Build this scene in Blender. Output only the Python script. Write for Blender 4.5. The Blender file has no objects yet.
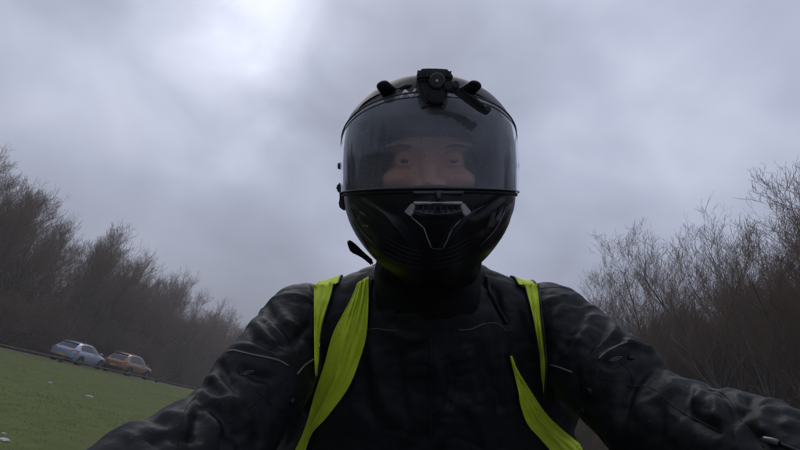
import bpy, bmesh, math, random
import numpy as np
from mathutils import Vector, Matrix
from mathutils.bvhtree import BVHTree

R = math.radians
random.seed(7)
rng = np.random.default_rng(11)
sc = bpy.context.scene
COL = sc.collection

# ------------------------------------------------------------------ camera, sky, sun
PITCH, LEAN, FPX = R(22), R(-12), 477.0          # the bike leans; camera and rider lean with it
CAMZ = 1.10
BIKE = Matrix.Rotation(LEAN, 4, 'Y')             # bike frame -> world
cam_d = bpy.data.cameras.new('camera')
cam_d.sensor_width = 36.0
cam_d.lens = FPX / 800 * 36
cam_d.clip_start, cam_d.clip_end = 0.02, 3000
cam = bpy.data.objects.new('camera', cam_d)
COL.objects.link(cam)
cam.matrix_world = BIKE @ Matrix.Translation((0, 0, CAMZ)) @ Matrix.Rotation(R(90) + PITCH, 4, 'X')
sc.camera = cam

SUN_EL, SUN_AZ = R(52), R(-22)                   # az measured from +Y towards +X
world = bpy.data.worlds.new('World')
sc.world = world
world.use_nodes = True
nt = world.node_tree
nt.nodes.clear()
N = nt.nodes.new
wout = N('ShaderNodeOutputWorld')
sky = N('ShaderNodeTexSky')
sky.sky_type = 'NISHITA'
sky.sun_disc = False
sky.sun_elevation, sky.sun_rotation = SUN_EL, SUN_AZ
sky.air_density, sky.dust_density = 1.5, 4.0
bg_sky = N('ShaderNodeBackground')
bg_sky.inputs[1].default_value = 0.08
nt.links.new(sky.outputs[0], bg_sky.inputs[0])
tc = N('ShaderNodeTexCoord')


def wnoise(scale, detail, off, dist=0.0, rough=0.5, sq=(1, 1, 1)):
    mp = N('ShaderNodeMapping')
    mp.inputs['Location'].default_value = off
    mp.inputs['Scale'].default_value = sq
    nt.links.new(tc.outputs['Generated'], mp.inputs[0])
    n = N('ShaderNodeTexNoise')
    n.inputs['Scale'].default_value = scale
    n.inputs['Detail'].default_value = detail
    n.inputs['Roughness'].default_value = rough
    n.inputs['Distortion'].default_value = dist
    nt.links.new(mp.outputs[0], n.inputs['Vector'])
    return n.outputs['Fac']


def wmath(op, a, b=None, c=None):
    m = N('ShaderNodeMath')
    m.operation = op
    for i, v in enumerate((a, b, c)):
        if v is None:
            continue
        if isinstance(v, (int, float)):
            m.inputs[i].default_value = v
        else:
            nt.links.new(v, m.inputs[i])
    return m.outputs[0]


def wlobe(px, py, power, amp):
    """a brighter part of the cloud cover, in a fixed direction of the sky"""
    d = (cam.matrix_world.to_3x3() @ Vector(((px - 400) / FPX, (225 - py) / FPX, -1))).normalized()
    v = N('ShaderNodeVectorMath')
    v.operation = 'DOT_PRODUCT'
    v.inputs[1].default_value = d
    nt.links.new(tc.outputs['Generated'], v.inputs[0])
    p = wmath('POWER', wmath('MAXIMUM', v.outputs['Value'], 0.0), power)
    return wmath('MULTIPLY', p, amp)


big = wnoise(1.7, 3, (1.3, 0.2, 2.1), 0.25, 0.45, (1, 1, 1.6))
mid = wnoise(4.5, 5, (0.4, 3.2, 0.6), 0.3, 0.5, (1, 1, 1.3))
dens = wmath('ADD', wmath('MULTIPLY', big, 0.75), wmath('MULTIPLY', mid, 0.25))
cloud = wmath('MULTIPLY_ADD', wmath('SUBTRACT', dens, 0.5), 1.0, 0.35)
for l in (wlobe(250, -20, 90, 0.34), wlobe(262, 95, 90, 0.17), wlobe(560, 130, 40, 0.05), wlobe(300, 10, 6, 0.07)):
    cloud = wmath('ADD', cloud, wmath('MULTIPLY', l, wmath('MULTIPLY_ADD', mid, 1.6, 0.2)))
ccol = N('ShaderNodeValToRGB')
cr = ccol.color_ramp
cr.elements[0].position, cr.elements[0].color = 0.10, (0.15, 0.17, 0.225, 1)
cr.elements[1].position, cr.elements[1].color = 0.92, (0.95, 1.0, 1.15, 1)
e = cr.elements.new(0.42)
e.color = (0.385, 0.42, 0.54, 1)
nt.links.new(cloud, ccol.inputs[0])
bg_cl = N('ShaderNodeBackground')
bg_cl.inputs[1].default_value = 1.0
nt.links.new(ccol.outputs[0], bg_cl.inputs[0])
mixw = N('ShaderNodeMixShader')
mixw.inputs[0].default_value = 0.98
nt.links.new(bg_sky.outputs[0], mixw.inputs[1])
nt.links.new(bg_cl.outputs[0], mixw.inputs[2])
nt.links.new(mixw.outputs[0], wout.inputs[0])

sun_d = bpy.data.lights.new('sun', 'SUN')
sun_d.energy, sun_d.angle, sun_d.color = 0.5, R(40), (1.0, 0.97, 0.93)
sun = bpy.data.objects.new('sun', sun_d)
COL.objects.link(sun)
sdir = Vector((math.sin(SUN_AZ) * math.cos(SUN_EL), math.cos(SUN_AZ) * math.cos(SUN_EL), math.sin(SUN_EL)))
sun.rotation_euler = (-sdir).to_track_quat('-Z', 'Y').to_euler()

sc.view_settings.view_transform = 'Standard'
sc.view_settings.look = 'None'
sc.view_settings.gamma = 1
sc.view_settings.exposure = 0.4

# ------------------------------------------------------------------ helpers
FWD = np.array([0, math.cos(PITCH), math.sin(PITCH)])
UPV = np.array([0, -math.sin(PITCH), math.cos(PITCH)])
CAM = np.array([0, 0, CAMZ])


def ray(px, py):
    return np.array([1, 0, 0]) * ((px - 400) / FPX) + UPV * ((225 - py) / FPX) + FWD


def at(px, py, d):
    """a point of the bike frame seen at a photo pixel, d metres deep"""
    return CAM + d * ray(px, py)


def mesh(name, V, F, smooth=True):
    V = np.asarray(V, dtype=np.float32).reshape(-1, 3)
    me = bpy.data.meshes.new(name)
    if isinstance(F, np.ndarray):
        k = F.shape[1]
        me.vertices.add(len(V))
        me.vertices.foreach_set('co', V.ravel())
        me.loops.add(F.size)
        me.loops.foreach_set('vertex_index', F.ravel().astype(np.int32))
        me.polygons.add(len(F))
        me.polygons.foreach_set('loop_start', np.arange(0, F.size, k, dtype=np.int32))
        me.polygons.foreach_set('loop_total', np.full(len(F), k, dtype=np.int32))
        me.update(calc_edges=True)
    else:
        me.from_pydata([tuple(map(float, v)) for v in V], [], F)
    if smooth:
        me.polygons.foreach_set('use_smooth', np.ones(len(me.polygons), dtype=bool))
    me.validate()
    return me


def obj(name, me, m, parent=None, **props):
    o = bpy.data.objects.new(name, me)
    COL.objects.link(o)
    if m is not None:
        for x in (m if isinstance(m, (list, tuple)) else [m]):
            me.materials.append(x)
    if parent is not None:
        o.parent = parent
    for k, v in props.items():
        o[k] = v
    return o


def thing(name, label, cat, loc=(0, 0, 0), rotz=0.0, group=None):
    o = bpy.data.objects.new(name, None)
    o.empty_display_size = 0.1
    COL.objects.link(o)
    o.location = loc
    o.rotation_euler = (0, 0, rotz)
    o['label'], o['category'] = label, cat
    if group:
        o['group'] = group
    return o


def shared(name, me, parent, loc=None, rot=None, scale=None):
    o = bpy.data.objects.new(name, me)
    COL.objects.link(o)
    o.parent = parent
    if loc is not None:
        o.location = loc
    if rot is not None:
        o.rotation_euler = rot
    if scale is not None:
        o.scale = scale
    return o


def copy_tree(o, parent=None):
    c = o.copy()
    COL.objects.link(c)
    c.parent = parent
    for ch in list(o.children):
        copy_tree(ch, c)
    return c


_perm = rng.random((64, 64, 64)).astype(np.float32)


def vnoise(P):
    P = np.asarray(P, dtype=np.float64)
    i = np.floor(P).astype(int)
    f = P - i
    f = f * f * (3 - 2 * f)
    r = 0
    for a in (0, 1):
        for b in (0, 1):
            for c in (0, 1):
                w = (f[:, 0] if a else 1 - f[:, 0]) * (f[:, 1] if b else 1 - f[:, 1]) * (f[:, 2] if c else 1 - f[:, 2])
                r = r + w * _perm[(i[:, 0] + a) % 64, (i[:, 1] + b) % 64, (i[:, 2] + c) % 64]
    return r


def bm_mesh(name, bm, smooth=False):
    me = bpy.data.meshes.new(name)
    bm.to_mesh(me)
    bm.free()
    if smooth:
        me.polygons.foreach_set('use_smooth', np.ones(len(me.polygons), dtype=bool))
    return me


def box_mesh(name, lo, hi, bevel=0.0, seg=2):
    bm = bmesh.new()
    bmesh.ops.create_cube(bm, size=1.0)
    for v in bm.verts:
        v.co = Vector([lo[i] + (v.co[i] + 0.5) * (hi[i] - lo[i]) for i in range(3)])
    if bevel:
        bmesh.ops.bevel(bm, geom=bm.edges[:], offset=bevel, segments=seg, affect='EDGES', profile=0.6)
    return bm_mesh(name, bm, bool(bevel))


def tube(pts, rad, n=8, cap=True, squash=None):
    """swept tube: returns V, F (list)"""
    pts = [Vector(p) for p in pts]
    rad = rad if isinstance(rad, (list, tuple, np.ndarray)) else [rad] * len(pts)
    V, F = [], []
    prev = None
    for i, p in enumerate(pts):
        t = (pts[min(i + 1, len(pts) - 1)] - pts[max(i - 1, 0)]).normalized()
        if prev is None:
            a = t.orthogonal().normalized()
        else:
            a = (prev - t * prev.dot(t)).normalized()
        prev = a
        b = t.cross(a)
        for k in range(n):
            th = 2 * math.pi * k / n
            V.append(p + a * math.cos(th) * rad[i] + b * math.sin(th) * rad[i])
    for i in range(len(pts) - 1):
        for k in range(n):
            F.append((i * n + k, i * n + (k + 1) % n, (i + 1) * n + (k + 1) % n, (i + 1) * n + k))
    if cap:
        F.append(tuple(range(n - 1, -1, -1)))
        F.append(tuple((len(pts) - 1) * n + k for k in range(n)))
    return V, F


def tube_mesh(name, pts, rad, n=8):
    V, F = tube(pts, rad, n)
    return mesh(name, V, F)


def resample(P, n):
    P = np.asarray(P, dtype=float)
    # Catmull-Rom then even spacing
    Q = np.vstack([2 * P[0] - P[1], P, 2 * P[-1] - P[-2]])
    out = []
    for i in range(1, len(Q) - 2):
        for t in np.linspace(0, 1, 12, endpoint=False):
            a, b, c, d = Q[i - 1], Q[i], Q[i + 1], Q[i + 2]
            out.append(0.5 * ((2 * b) + (-a + c) * t + (2 * a - 5 * b + 4 * c - d) * t * t + (-a + 3 * b - 3 * c + d) * t ** 3))
    out.append(P[-1])
    out = np.array(out)
    s = np.r_[0, np.cumsum(np.linalg.norm(np.diff(out, axis=0), axis=1))]
    u = np.linspace(0, s[-1], n)
    return np.stack([np.interp(u, s, out[:, k]) for k in range(out.shape[1])], 1)


# signed distance modelling: smooth unions of limbs, meshed with surface nets
class Field:
    def __init__(s, lo, hi, h):
        s.lo, s.h = np.array(lo, float), h
        s.n = np.ceil((np.array(hi) - s.lo) / h).astype(int) + 1
        s.ax = [s.lo[i] + h * np.arange(s.n[i]) for i in range(3)]
        s.d = np.full(tuple(s.n), 0.5, dtype=np.float32)

    def _region(s, lo, hi):
        sl = []
        for i in range(3):
            a = int(np.clip(math.floor((lo[i] - s.lo[i]) / s.h), 0, s.n[i]))
            b = int(np.clip(math.ceil((hi[i] - s.lo[i]) / s.h) + 1, 0, s.n[i]))
            sl.append(slice(a, b))
        X, Y, Z = np.meshgrid(*[s.ax[i][sl[i]] for i in range(3)], indexing='ij', sparse=True)
        return tuple(sl), X, Y, Z

    def _merge(s, sl, nd, k, sub=False):
        a = s.d[sl]
        if sub:
            h = np.clip(0.5 - 0.5 * (a + nd) / k, 0, 1)
            s.d[sl] = a * (1 - h) - nd * h + k * h * (1 - h)
        else:
            h = np.clip(0.5 + 0.5 * (nd - a) / k, 0, 1)
            s.d[sl] = nd * (1 - h) + a * h - k * h * (1 - h)

    def capsule(s, a, b, ra, rb, k=0.02, sub=False):
        a, b = np.array(a, float), np.array(b, float)
        m = max(ra, rb) + max(k, 0.01) * 2 + 2 * s.h
        sl, X, Y, Z = s._region(np.minimum(a, b) - m, np.maximum(a, b) + m)
        ba = b - a
        t = np.clip(((X - a[0]) * ba[0] + (Y - a[1]) * ba[1] + (Z - a[2]) * ba[2]) / max(ba @ ba, 1e-9), 0, 1)
        d = np.sqrt((X - a[0] - t * ba[0]) ** 2 + (Y - a[1] - t * ba[1]) ** 2 + (Z - a[2] - t * ba[2]) ** 2)
        s._merge(sl, (d - (ra + (rb - ra) * t)).astype(np.float32), k, sub)

    def ellipsoid(s, c, r, rot=None, k=0.02, sub=False):
        c, r = np.array(c, float), np.array(r, float)
        m = r.max() + 2 * max(k, 0.01) + 2 * s.h
        sl, X, Y, Z = s._region(c - m, c + m)
        X, Y, Z = X - c[0], Y - c[1], Z - c[2]
        if rot is not None:
            q = np.array(rot).T
            X, Y, Z = (q[0, 0] * X + q[0, 1] * Y + q[0, 2] * Z, q[1, 0] * X + q[1, 1] * Y + q[1, 2] * Z, q[2, 0] * X + q[2, 1] * Y + q[2, 2] * Z)
        k0 = np.sqrt((X / r[0]) ** 2 + (Y / r[1]) ** 2 + (Z / r[2]) ** 2)
        k1 = np.sqrt((X / r[0] ** 2) ** 2 + (Y / r[1] ** 2) ** 2 + (Z / r[2] ** 2) ** 2)
        d = np.where(k1 > 1e-9, k0 * (k0 - 1) / np.maximum(k1, 1e-9), -r.min())
        s._merge(sl, d.astype(np.float32), k, sub)

    def chain(s, pts, rads, k=0.02, sub=False):
        for i in range(len(pts) - 1):
            s.capsule(pts[i], pts[i + 1], rads[i], rads[i + 1], k, sub)

    def nets(s):
        d = s.d
        sg = d < 0
        c = lambda a, i, j, k: a[i:a.shape[0] - 1 + i, j:a.shape[1] - 1 + j, k:a.shape[2] - 1 + k]
        cnt = sum(c(sg, i, j, k).astype(np.int8) for i in (0, 1) for j in (0, 1) for k in (0, 1))
        act = (cnt > 0) & (cnt < 8)
        I, J, K = np.nonzero(act)
        idx = np.full(act.shape, -1, dtype=np.int64)
        idx[I, J, K] = np.arange(len(I))
        acc = np.zeros((len(I), 3))
        num = np.zeros(len(I))
        for axis in range(3):
            o = [x for x in range(3) if x != axis]
            for p in (0, 1):
                for q in (0, 1):
                    a = np.zeros(3, int)
                    a[o[0]], a[o[1]] = p, q
                    b = a.copy()
                    b[axis] = 1
                    da = d[I + a[0], J + a[1], K + a[2]]
                    db = d[I + b[0], J + b[1], K + b[2]]
                    m = (da < 0) != (db < 0)
                    t = np.where(m, da / np.where(m, da - db, 1), 0)
                    acc += m[:, None] * (a[None, :] + t[:, None] * (b - a)[None, :])
                    num += m
        V = s.lo + s.h * (np.stack([I, J, K], 1) + acc / num[:, None])
        F = []
        for axis in range(3):
            sl0 = [slice(None)] * 3
            sl1 = [slice(None)] * 3
            sl0[axis], sl1[axis] = slice(0, -1), slice(1, None)
            e = sg[tuple(sl0)] != sg[tuple(sl1)]
            q = np.argwhere(e)
            o = [(axis + 1) % 3, (axis + 2) % 3]
            ok = (q[:, o[0]] > 0) & (q[:, o[1]] > 0) & (q[:, o[0]] < act.shape[o[0]]) & (q[:, o[1]] < act.shape[o[1]])
            q = q[ok]
            ins = sg[q[:, 0], q[:, 1], q[:, 2]]
            u, v = np.zeros(3, int), np.zeros(3, int)
            u[o[0]], v[o[1]] = 1, 1
            g = lambda r: idx[r[:, 0], r[:, 1], r[:, 2]]
            quad = np.stack([g(q - u - v), g(q - v), g(q), g(q - u)], 1)
            quad[~ins] = quad[~ins][:, ::-1]
            F.append(quad[(quad >= 0).all(1)])
        return V, np.vstack(F)


def vnormals(V, F):
    a, b, c, d = (V[F[:, i]] for i in range(4))
    n = np.cross(c - a, d - b)
    out = np.zeros_like(V)
    for i in range(4):
        np.add.at(out, F[:, i], n)
    return out / np.maximum(np.linalg.norm(out, axis=1, keepdims=True), 1e-12)


def relax(V, F, it=1, f=0.5):
    for _ in range(it):
        acc = np.zeros_like(V)
        cnt = np.zeros(len(V))
        for i in range(4):
            j = (i + 1) % 4
            np.add.at(acc, F[:, i], V[F[:, j]])
            np.add.at(acc, F[:, j], V[F[:, i]])
            np.add.at(cnt, F[:, i], 1)
            np.add.at(cnt, F[:, j], 1)
        V = V * (1 - f) + f * acc / np.maximum(cnt, 1)[:, None]
    return V


def bvh(V, F):
    return BVHTree.FromPolygons([tuple(v) for v in V.tolist()], F.tolist() if isinstance(F, np.ndarray) else F)


# ------------------------------------------------------------------ materials
def mat(name, base, rough=0.5, metal=0.0, coat=0.0, spec=0.5, var=None, var_scale=8.0, bump=(), rvar=0.0, sheen=0.0, coat_rough=0.05):
    m = bpy.data.materials.new(name)
    m.use_nodes = True
    t = m.node_tree
    b = t.nodes['Principled BSDF']
    b.inputs['Base Color'].default_value = (*base, 1)
    b.inputs['Roughness'].default_value = rough
    b.inputs['Metallic'].default_value = metal
    b.inputs['Coat Weight'].default_value = coat
    b.inputs['Coat Roughness'].default_value = coat_rough
    b.inputs['Specular IOR Level'].default_value = spec
    b.inputs['Sheen Weight'].default_value = sheen
    co = t.nodes.new('ShaderNodeTexCoord')
    if var is not None:
        n = t.nodes.new('ShaderNodeTexNoise')
        n.inputs['Scale'].default_value = var_scale
        n.inputs['Detail'].default_value = 6
        t.links.new(co.outputs['Object'], n.inputs['Vector'])
        r = t.nodes.new('ShaderNodeValToRGB')
        r.color_ramp.elements[0].position, r.color_ramp.elements[1].position = 0.32, 0.68
        r.color_ramp.elements[0].color = (*base, 1)
        r.color_ramp.elements[1].color = (*var, 1)
        t.links.new(n.outputs['Fac'], r.inputs[0])
        t.links.new(r.outputs[0], b.inputs['Base Color'])
        if rvar:
            mr = t.nodes.new('ShaderNodeMath')
            mr.operation = 'MULTIPLY_ADD'
            mr.inputs[1].default_value, mr.inputs[2].default_value = rvar, rough - rvar / 2
            t.links.new(n.outputs['Fac'], mr.inputs[0])
            t.links.new(mr.outputs[0], b.inputs['Roughness'])
    last = None
    for kind, scale, strength, dist in bump:
        if kind == 'noise':
            n = t.nodes.new('ShaderNodeTexNoise')
            n.inputs['Detail'].default_value = 8
            out = n.outputs['Fac']
        else:
            n = t.nodes.new('ShaderNodeTexVoronoi')
            if kind == 'crack':
                n.feature = 'DISTANCE_TO_EDGE'
            out = n.outputs['Distance']
        n.inputs['Scale'].default_value = scale
        t.links.new(co.outputs['Object'], n.inputs['Vector'])
        bp = t.nodes.new('ShaderNodeBump')
        bp.inputs['Strength'].default_value = strength
        bp.inputs['Distance'].default_value = dist
        t.links.new(out, bp.inputs['Height'])
        if last is not None:
            t.links.new(last, bp.inputs['Normal'])
        last = bp.outputs[0]
    if last is not None:
        t.links.new(last, b.inputs['Normal'])
    return m


M = {}
M['leather'] = mat('black_leather', (0.0045, 0.0052, 0.0072), 0.57, var=(0.009, 0.0105, 0.0145), var_scale=9, rvar=0.14, spec=0.33,
                   bump=(('noise', 22, 0.35, 0.01), ('crack', 260, 0.25, 0.0006), ('noise', 90, 0.3, 0.002)))
M['textile'] = mat('black_textile', (0.003, 0.0034, 0.0045), 0.8, spec=0.25, bump=(('noise', 300, 0.4, 0.0008), ('noise', 30, 0.3, 0.004)))
M['deflector'] = mat('grey_deflector', (0.12, 0.13, 0.16), 0.5)
M['piping'] = mat('grey_piping', (0.24, 0.215, 0.185), 0.6, var=(0.15, 0.135, 0.12), var_scale=60)
M['seam'] = mat('black_thread', (0.004, 0.004, 0.005), 0.7)
M['snap'] = mat('dark_snap', (0.03, 0.03, 0.035), 0.35, 0.8)
M['shell'] = mat('black_helmet_paint', (0.004, 0.0042, 0.006), 0.42, coat=0.08, spec=0.24, coat_rough=0.12, var=(0.006, 0.006, 0.009), var_scale=25,
                 bump=(('noise', 6, 0.04, 0.01),))
M['shell_grey'] = mat('dark_grey_graphic', (0.024, 0.024, 0.038), 0.3, coat=0.4, var=(0.014, 0.014, 0.022), var_scale=40)
M['shell_light'] = mat('light_grey_graphic', (0.12, 0.12, 0.125), 0.3, coat=0.5, var=(0.05, 0.05, 0.055), var_scale=40)
M['letter'] = mat('silver_lettering', (0.75, 0.75, 0.78), 0.5, coat=0.1)
M['silver'] = mat('silver_trim', (0.50, 0.50, 0.51), 0.4, 0.3, var=(0.38, 0.38, 0.39), var_scale=80)
M['silver_dim'] = mat('dull_trim', (0.11, 0.11, 0.115), 0.35, 0.4)
M['rubber'] = mat('black_rubber', (0.012, 0.012, 0.014), 0.5)
M['rubber_grey'] = mat('grey_rubber', (0.05, 0.05, 0.055), 0.45)
M['plastic'] = mat('black_plastic', (0.022, 0.022, 0.026), 0.45, var=(0.045, 0.045, 0.05), var_scale=70, bump=(('noise', 260, 0.4, 0.0006),))
M['plastic_gloss'] = mat('glossy_black_plastic', (0.008, 0.008, 0.010), 0.2)
M['liner'] = mat('helmet_lining', (0.006, 0.006, 0.007), 0.9, spec=0.1, bump=(('noise', 200, 0.5, 0.001),))
M['copper'] = mat('copper_contact', (0.35, 0.12, 0.05), 0.4, 0.6)
M['skin'] = mat('skin', (0.80, 0.47, 0.37), 0.5, var=(0.70, 0.36, 0.27), var_scale=28, bump=(('noise', 160, 0.25, 0.001),))
M['skin'].node_tree.nodes['Principled BSDF'].inputs['Subsurface Weight'].default_value = 0.1
M['brow'] = mat('eyebrow_hair', (0.03, 0.018, 0.012), 0.8)
M['eye_white'] = mat('eye_white', (0.30, 0.24, 0.22), 0.4)
M['iris'] = mat('iris', (0.03, 0.035, 0.03), 0.15)
M['glove'] = mat('black_glove', (0.012, 0.012, 0.014), 0.6, bump=(('noise', 80, 0.4, 0.003),))
M['denim'] = mat('dark_trousers', (0.012, 0.014, 0.02), 0.7, bump=(('noise', 40, 0.4, 0.006),))
M['paint_dark'] = mat('motorcycle_paint', (0.01, 0.012, 0.02), 0.2, coat=1)
M['steel'] = mat('steel', (0.3, 0.3, 0.32), 0.35, 1.0)
M['drop'] = mat('water', (0.6, 0.65, 0.7), 0.05, spec=0.8)
M['drop'].node_tree.nodes['Principled BSDF'].inputs['Transmission Weight'].default_value = 0.85

# hi-vis mesh fabric
m = mat('hi_vis_fabric', (0.78, 0.97, 0.03), 0.7, var=(0.68, 0.88, 0.03), var_scale=30, bump=(('voronoi', 420, 0.6, 0.0012), ('noise', 35, 0.25, 0.004)), sheen=0.1)
M['hivis'] = m
M['hivis_edge'] = mat('black_vest_binding', (0.012, 0.012, 0.015), 0.6, bump=(('noise', 300, 0.4, 0.0008),))

# visor: tinted, fogged and rain-marked polycarbonate
m = bpy.data.materials.new('tinted_visor')
m.use_nodes = True
t = m.node_tree
t.nodes.clear()
out = t.nodes.new('ShaderNodeOutputMaterial')
tr = t.nodes.new('ShaderNodeBsdfTransparent')
tr.inputs[0].default_value = (1.0, 0.98, 0.97, 1)
df = t.nodes.new('ShaderNodeBsdfDiffuse')
df.inputs[0].default_value = (0.42, 0.44, 0.49, 1)
co = t.nodes.new('ShaderNodeTexCoord')
nz = t.nodes.new('ShaderNodeTexNoise')
nz.inputs['Scale'].default_value, nz.inputs['Detail'].default_value = 14, 8
t.links.new(co.outputs['Object'], nz.inputs['Vector'])
mr = t.nodes.new('ShaderNodeMapRange')
mr.inputs[1].default_value, mr.inputs[2].default_value = 0.3, 0.75
mr.inputs[3].default_value, mr.inputs[4].default_value = 0.17, 0.32
t.links.new(nz.outputs['Fac'], mr.inputs[0])
mx = t.nodes.new('ShaderNodeMixShader')
t.links.new(mr.outputs[0], mx.inputs[0])
t.links.new(tr.outputs[0], mx.inputs[1])
t.links.new(df.outputs[0], mx.inputs[2])
gl = t.nodes.new('ShaderNodeBsdfGlossy')
gl.inputs[0].default_value = (0.9, 0.93, 1, 1)
gl.inputs['Roughness'].default_value = 0.045
bp = t.nodes.new('ShaderNodeBump')
bp.inputs['Strength'].default_value, bp.inputs['Distance'].default_value = 0.08, 0.004
t.links.new(nz.outputs['Fac'], bp.inputs['Height'])
t.links.new(bp.outputs[0], gl.inputs['Normal'])
fr = t.nodes.new('ShaderNodeFresnel')
fr.inputs[0].default_value = 1.48
mx2 = t.nodes.new('ShaderNodeMixShader')
t.links.new(fr.outputs[0], mx2.inputs[0])
t.links.new(mx.outputs[0], mx2.inputs[1])
t.links.new(gl.outputs[0], mx2.inputs[2])
t.links.new(mx2.outputs[0], out.inputs[0])
M['visor'] = m


# ------------------------------------------------------------------ ground
def sstep(a, b, x):
    t = np.clip((x - a) / (b - a), 0, 1)
    return t * t * (3 - 2 * t)


LAY0, LAY1 = -21.3, -28.4            # lay-by beyond the verge


def H(x, y):
    x, y = np.asarray(x, float), np.asarray(y, float)
    z = 0.10 * sstep(-3.0, -20.2, x) - 0.03 * np.clip(y - 22, 0, 50)
    z = z + np.where(x < LAY1, 0.13 * (LAY1 - x) ** 1.03, 0) * (1 - sstep(-90, -300, x) * 0.5)
    z = z + np.where(x > 8.0, 0.16 * (x - 8.0), 0) * (1 - sstep(40, 200, x) * 0.6)
    rough = ((x < -2.9) | (x > 4.3)) & ~((x < LAY0 + 0.3) & (x > LAY1))
    P = np.stack([x.ravel() * 0.35, y.ravel() * 0.35, x.ravel() * 0 + 3.3], 1)
    n = (vnoise(P) - 0.5).reshape(x.shape)
    n2 = (vnoise(P * 4.1) - 0.5).reshape(x.shape)
    z = z + np.where(rough, 0.14 * n + 0.035 * n2, 0) * np.where(x < 0, sstep(-2.9, -4.5, x), sstep(4.3, 6, x))
    return z


def grid_mesh(name, xs, ys, zoff=0.0):
    X, Y = np.meshgrid(xs, ys, indexing='ij')
    Z = H(X, Y) + zoff
    V = np.stack([X.ravel(), Y.ravel(), Z.ravel()], 1)
    nx, ny = len(xs), len(ys)
    i, j = np.meshgrid(np.arange(nx - 1), np.arange(ny - 1), indexing='ij')
    a = (i * ny + j).ravel()
    return mesh(name, V, np.stack([a, a + ny, a + ny + 1, a + 1], 1))


def ground_mat(name, c1, c2, c3, s1, s2, rough=0.9, bump=(0.6, 0.05)):
    m = bpy.data.materials.new(name)
    m.use_nodes = True
    t = m.node_tree
    b = t.nodes['Principled BSDF']
    b.inputs['Roughness'].default_value = rough
    b.inputs['Specular IOR Level'].default_value = 0.2
    co = t.nodes.new('ShaderNodeTexCoord')

    def nse(s, d):
        n = t.nodes.new('ShaderNodeTexNoise')
        n.inputs['Scale'].default_value, n.inputs['Detail'].default_value = s, d
        t.links.new(co.outputs['Object'], n.inputs['Vector'])
        return n.outputs['Fac']
    a, c = nse(s1, 8), nse(s2, 6)

    def ramp(f, lo, hi, ca, cb):
        r = t.nodes.new('ShaderNodeValToRGB')
        r.color_ramp.elements[0].position, r.color_ramp.elements[1].position = lo, hi
        r.color_ramp.elements[0].color, r.color_ramp.elements[1].color = (*ca, 1), (*cb, 1)
        t.links.new(f, r.inputs[0])
        return r.outputs[0]
    mx = t.nodes.new('ShaderNodeMix')
    mx.data_type = 'RGBA'
    t.links.new(ramp(c, 0.42, 0.62, (0, 0, 0), (1, 1, 1)), mx.inputs[0])
    t.links.new(ramp(a, 0.35, 0.65, c1, c2), mx.inputs[6])
    mx.inputs[7].default_value = (*c3, 1)
    t.links.new(mx.outputs[2], b.inputs['Base Color'])
    bp = t.nodes.new('ShaderNodeBump')
    bp.inputs['Strength'].default_value, bp.inputs['Distance'].default_value = bump
    t.links.new(a, bp.inputs['Height'])
    t.links.new(bp.outputs[0], b.inputs['Normal'])
    return m


M['grass_soil'] = ground_mat('grass_sward', (0.075, 0.100, 0.022), (0.115, 0.146, 0.032), (0.105, 0.115, 0.036), 3.0, 0.5)
M['litter'] = ground_mat('leaf_litter', (0.055, 0.04, 0.03), (0.10, 0.075, 0.058), (0.05, 0.045, 0.03), 4.0, 0.4)
M['asphalt'] = ground_mat('wet_asphalt', (0.09, 0.09, 0.093), (0.14, 0.14, 0.145), (0.11, 0.11, 0.113), 30, 0.8, 0.35, (0.3, 0.01))
M['layby'] = ground_mat('layby_surface', (0.07, 0.06, 0.052), (0.11, 0.095, 0.085), (0.085, 0.07, 0.058), 12, 0.5, 0.6, (0.4, 0.02))

ys_near = np.concatenate([np.linspace(-600, -60, 12), np.arange(-50, 5, 2.5), np.arange(5, 70, 0.5), np.arange(71, 200, 3.0), np.linspace(210, 600, 14)])
xl = np.concatenate([np.arange(-21.9, -2.6, 0.35), [-2.55, -2.5]])
obj('grass_verge', grid_mesh('grass_verge', xl, ys_near, 0.0), M['grass_soil'], kind='structure')
xw = np.concatenate([np.linspace(-600, -100, 12), np.arange(-96, -29, 2.0), np.arange(-28.8, -21.9, 0.6), [-21.9]])
xw = np.unique(xw)
obj('woodland_ground', grid_mesh('woodland_ground', xw, ys_near, -0.004), M['litter'], kind='structure')
obj('layby', grid_mesh('layby', np.linspace(LAY1 + 0.2, -21.5, 8), np.arange(-40, 240, 2.0), 0.006), M['layby'], kind='structure')
obj('road', grid_mesh('road', np.array([-2.5, -1.2, 0.0, 2.0, 3.9]), ys_near, 0.0), M['asphalt'], kind='structure')
xr = np.concatenate([[3.9], np.arange(4.2, 30, 0.8), np.linspace(31, 120, 30), np.linspace(150, 600, 8)])
obj('bank', grid_mesh('bank', xr, ys_near, 0.0), M['litter'], kind='structure')
M['roadpaint'] = mat('road_paint', (0.55, 0.55, 0.53), 0.6, var=(0.35, 0.35, 0.34), var_scale=30)
for k, y in enumerate(range(-42, 180, 6)):
    me = mesh('lane_marking', [(1.15, y, .005), (1.25, y, .005), (1.25, y + 2, .005), (1.15, y + 2, .005)], [(0, 1, 2, 3)], False)
    obj('lane_marking', me, M['roadpaint'], kind='structure')

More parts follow.
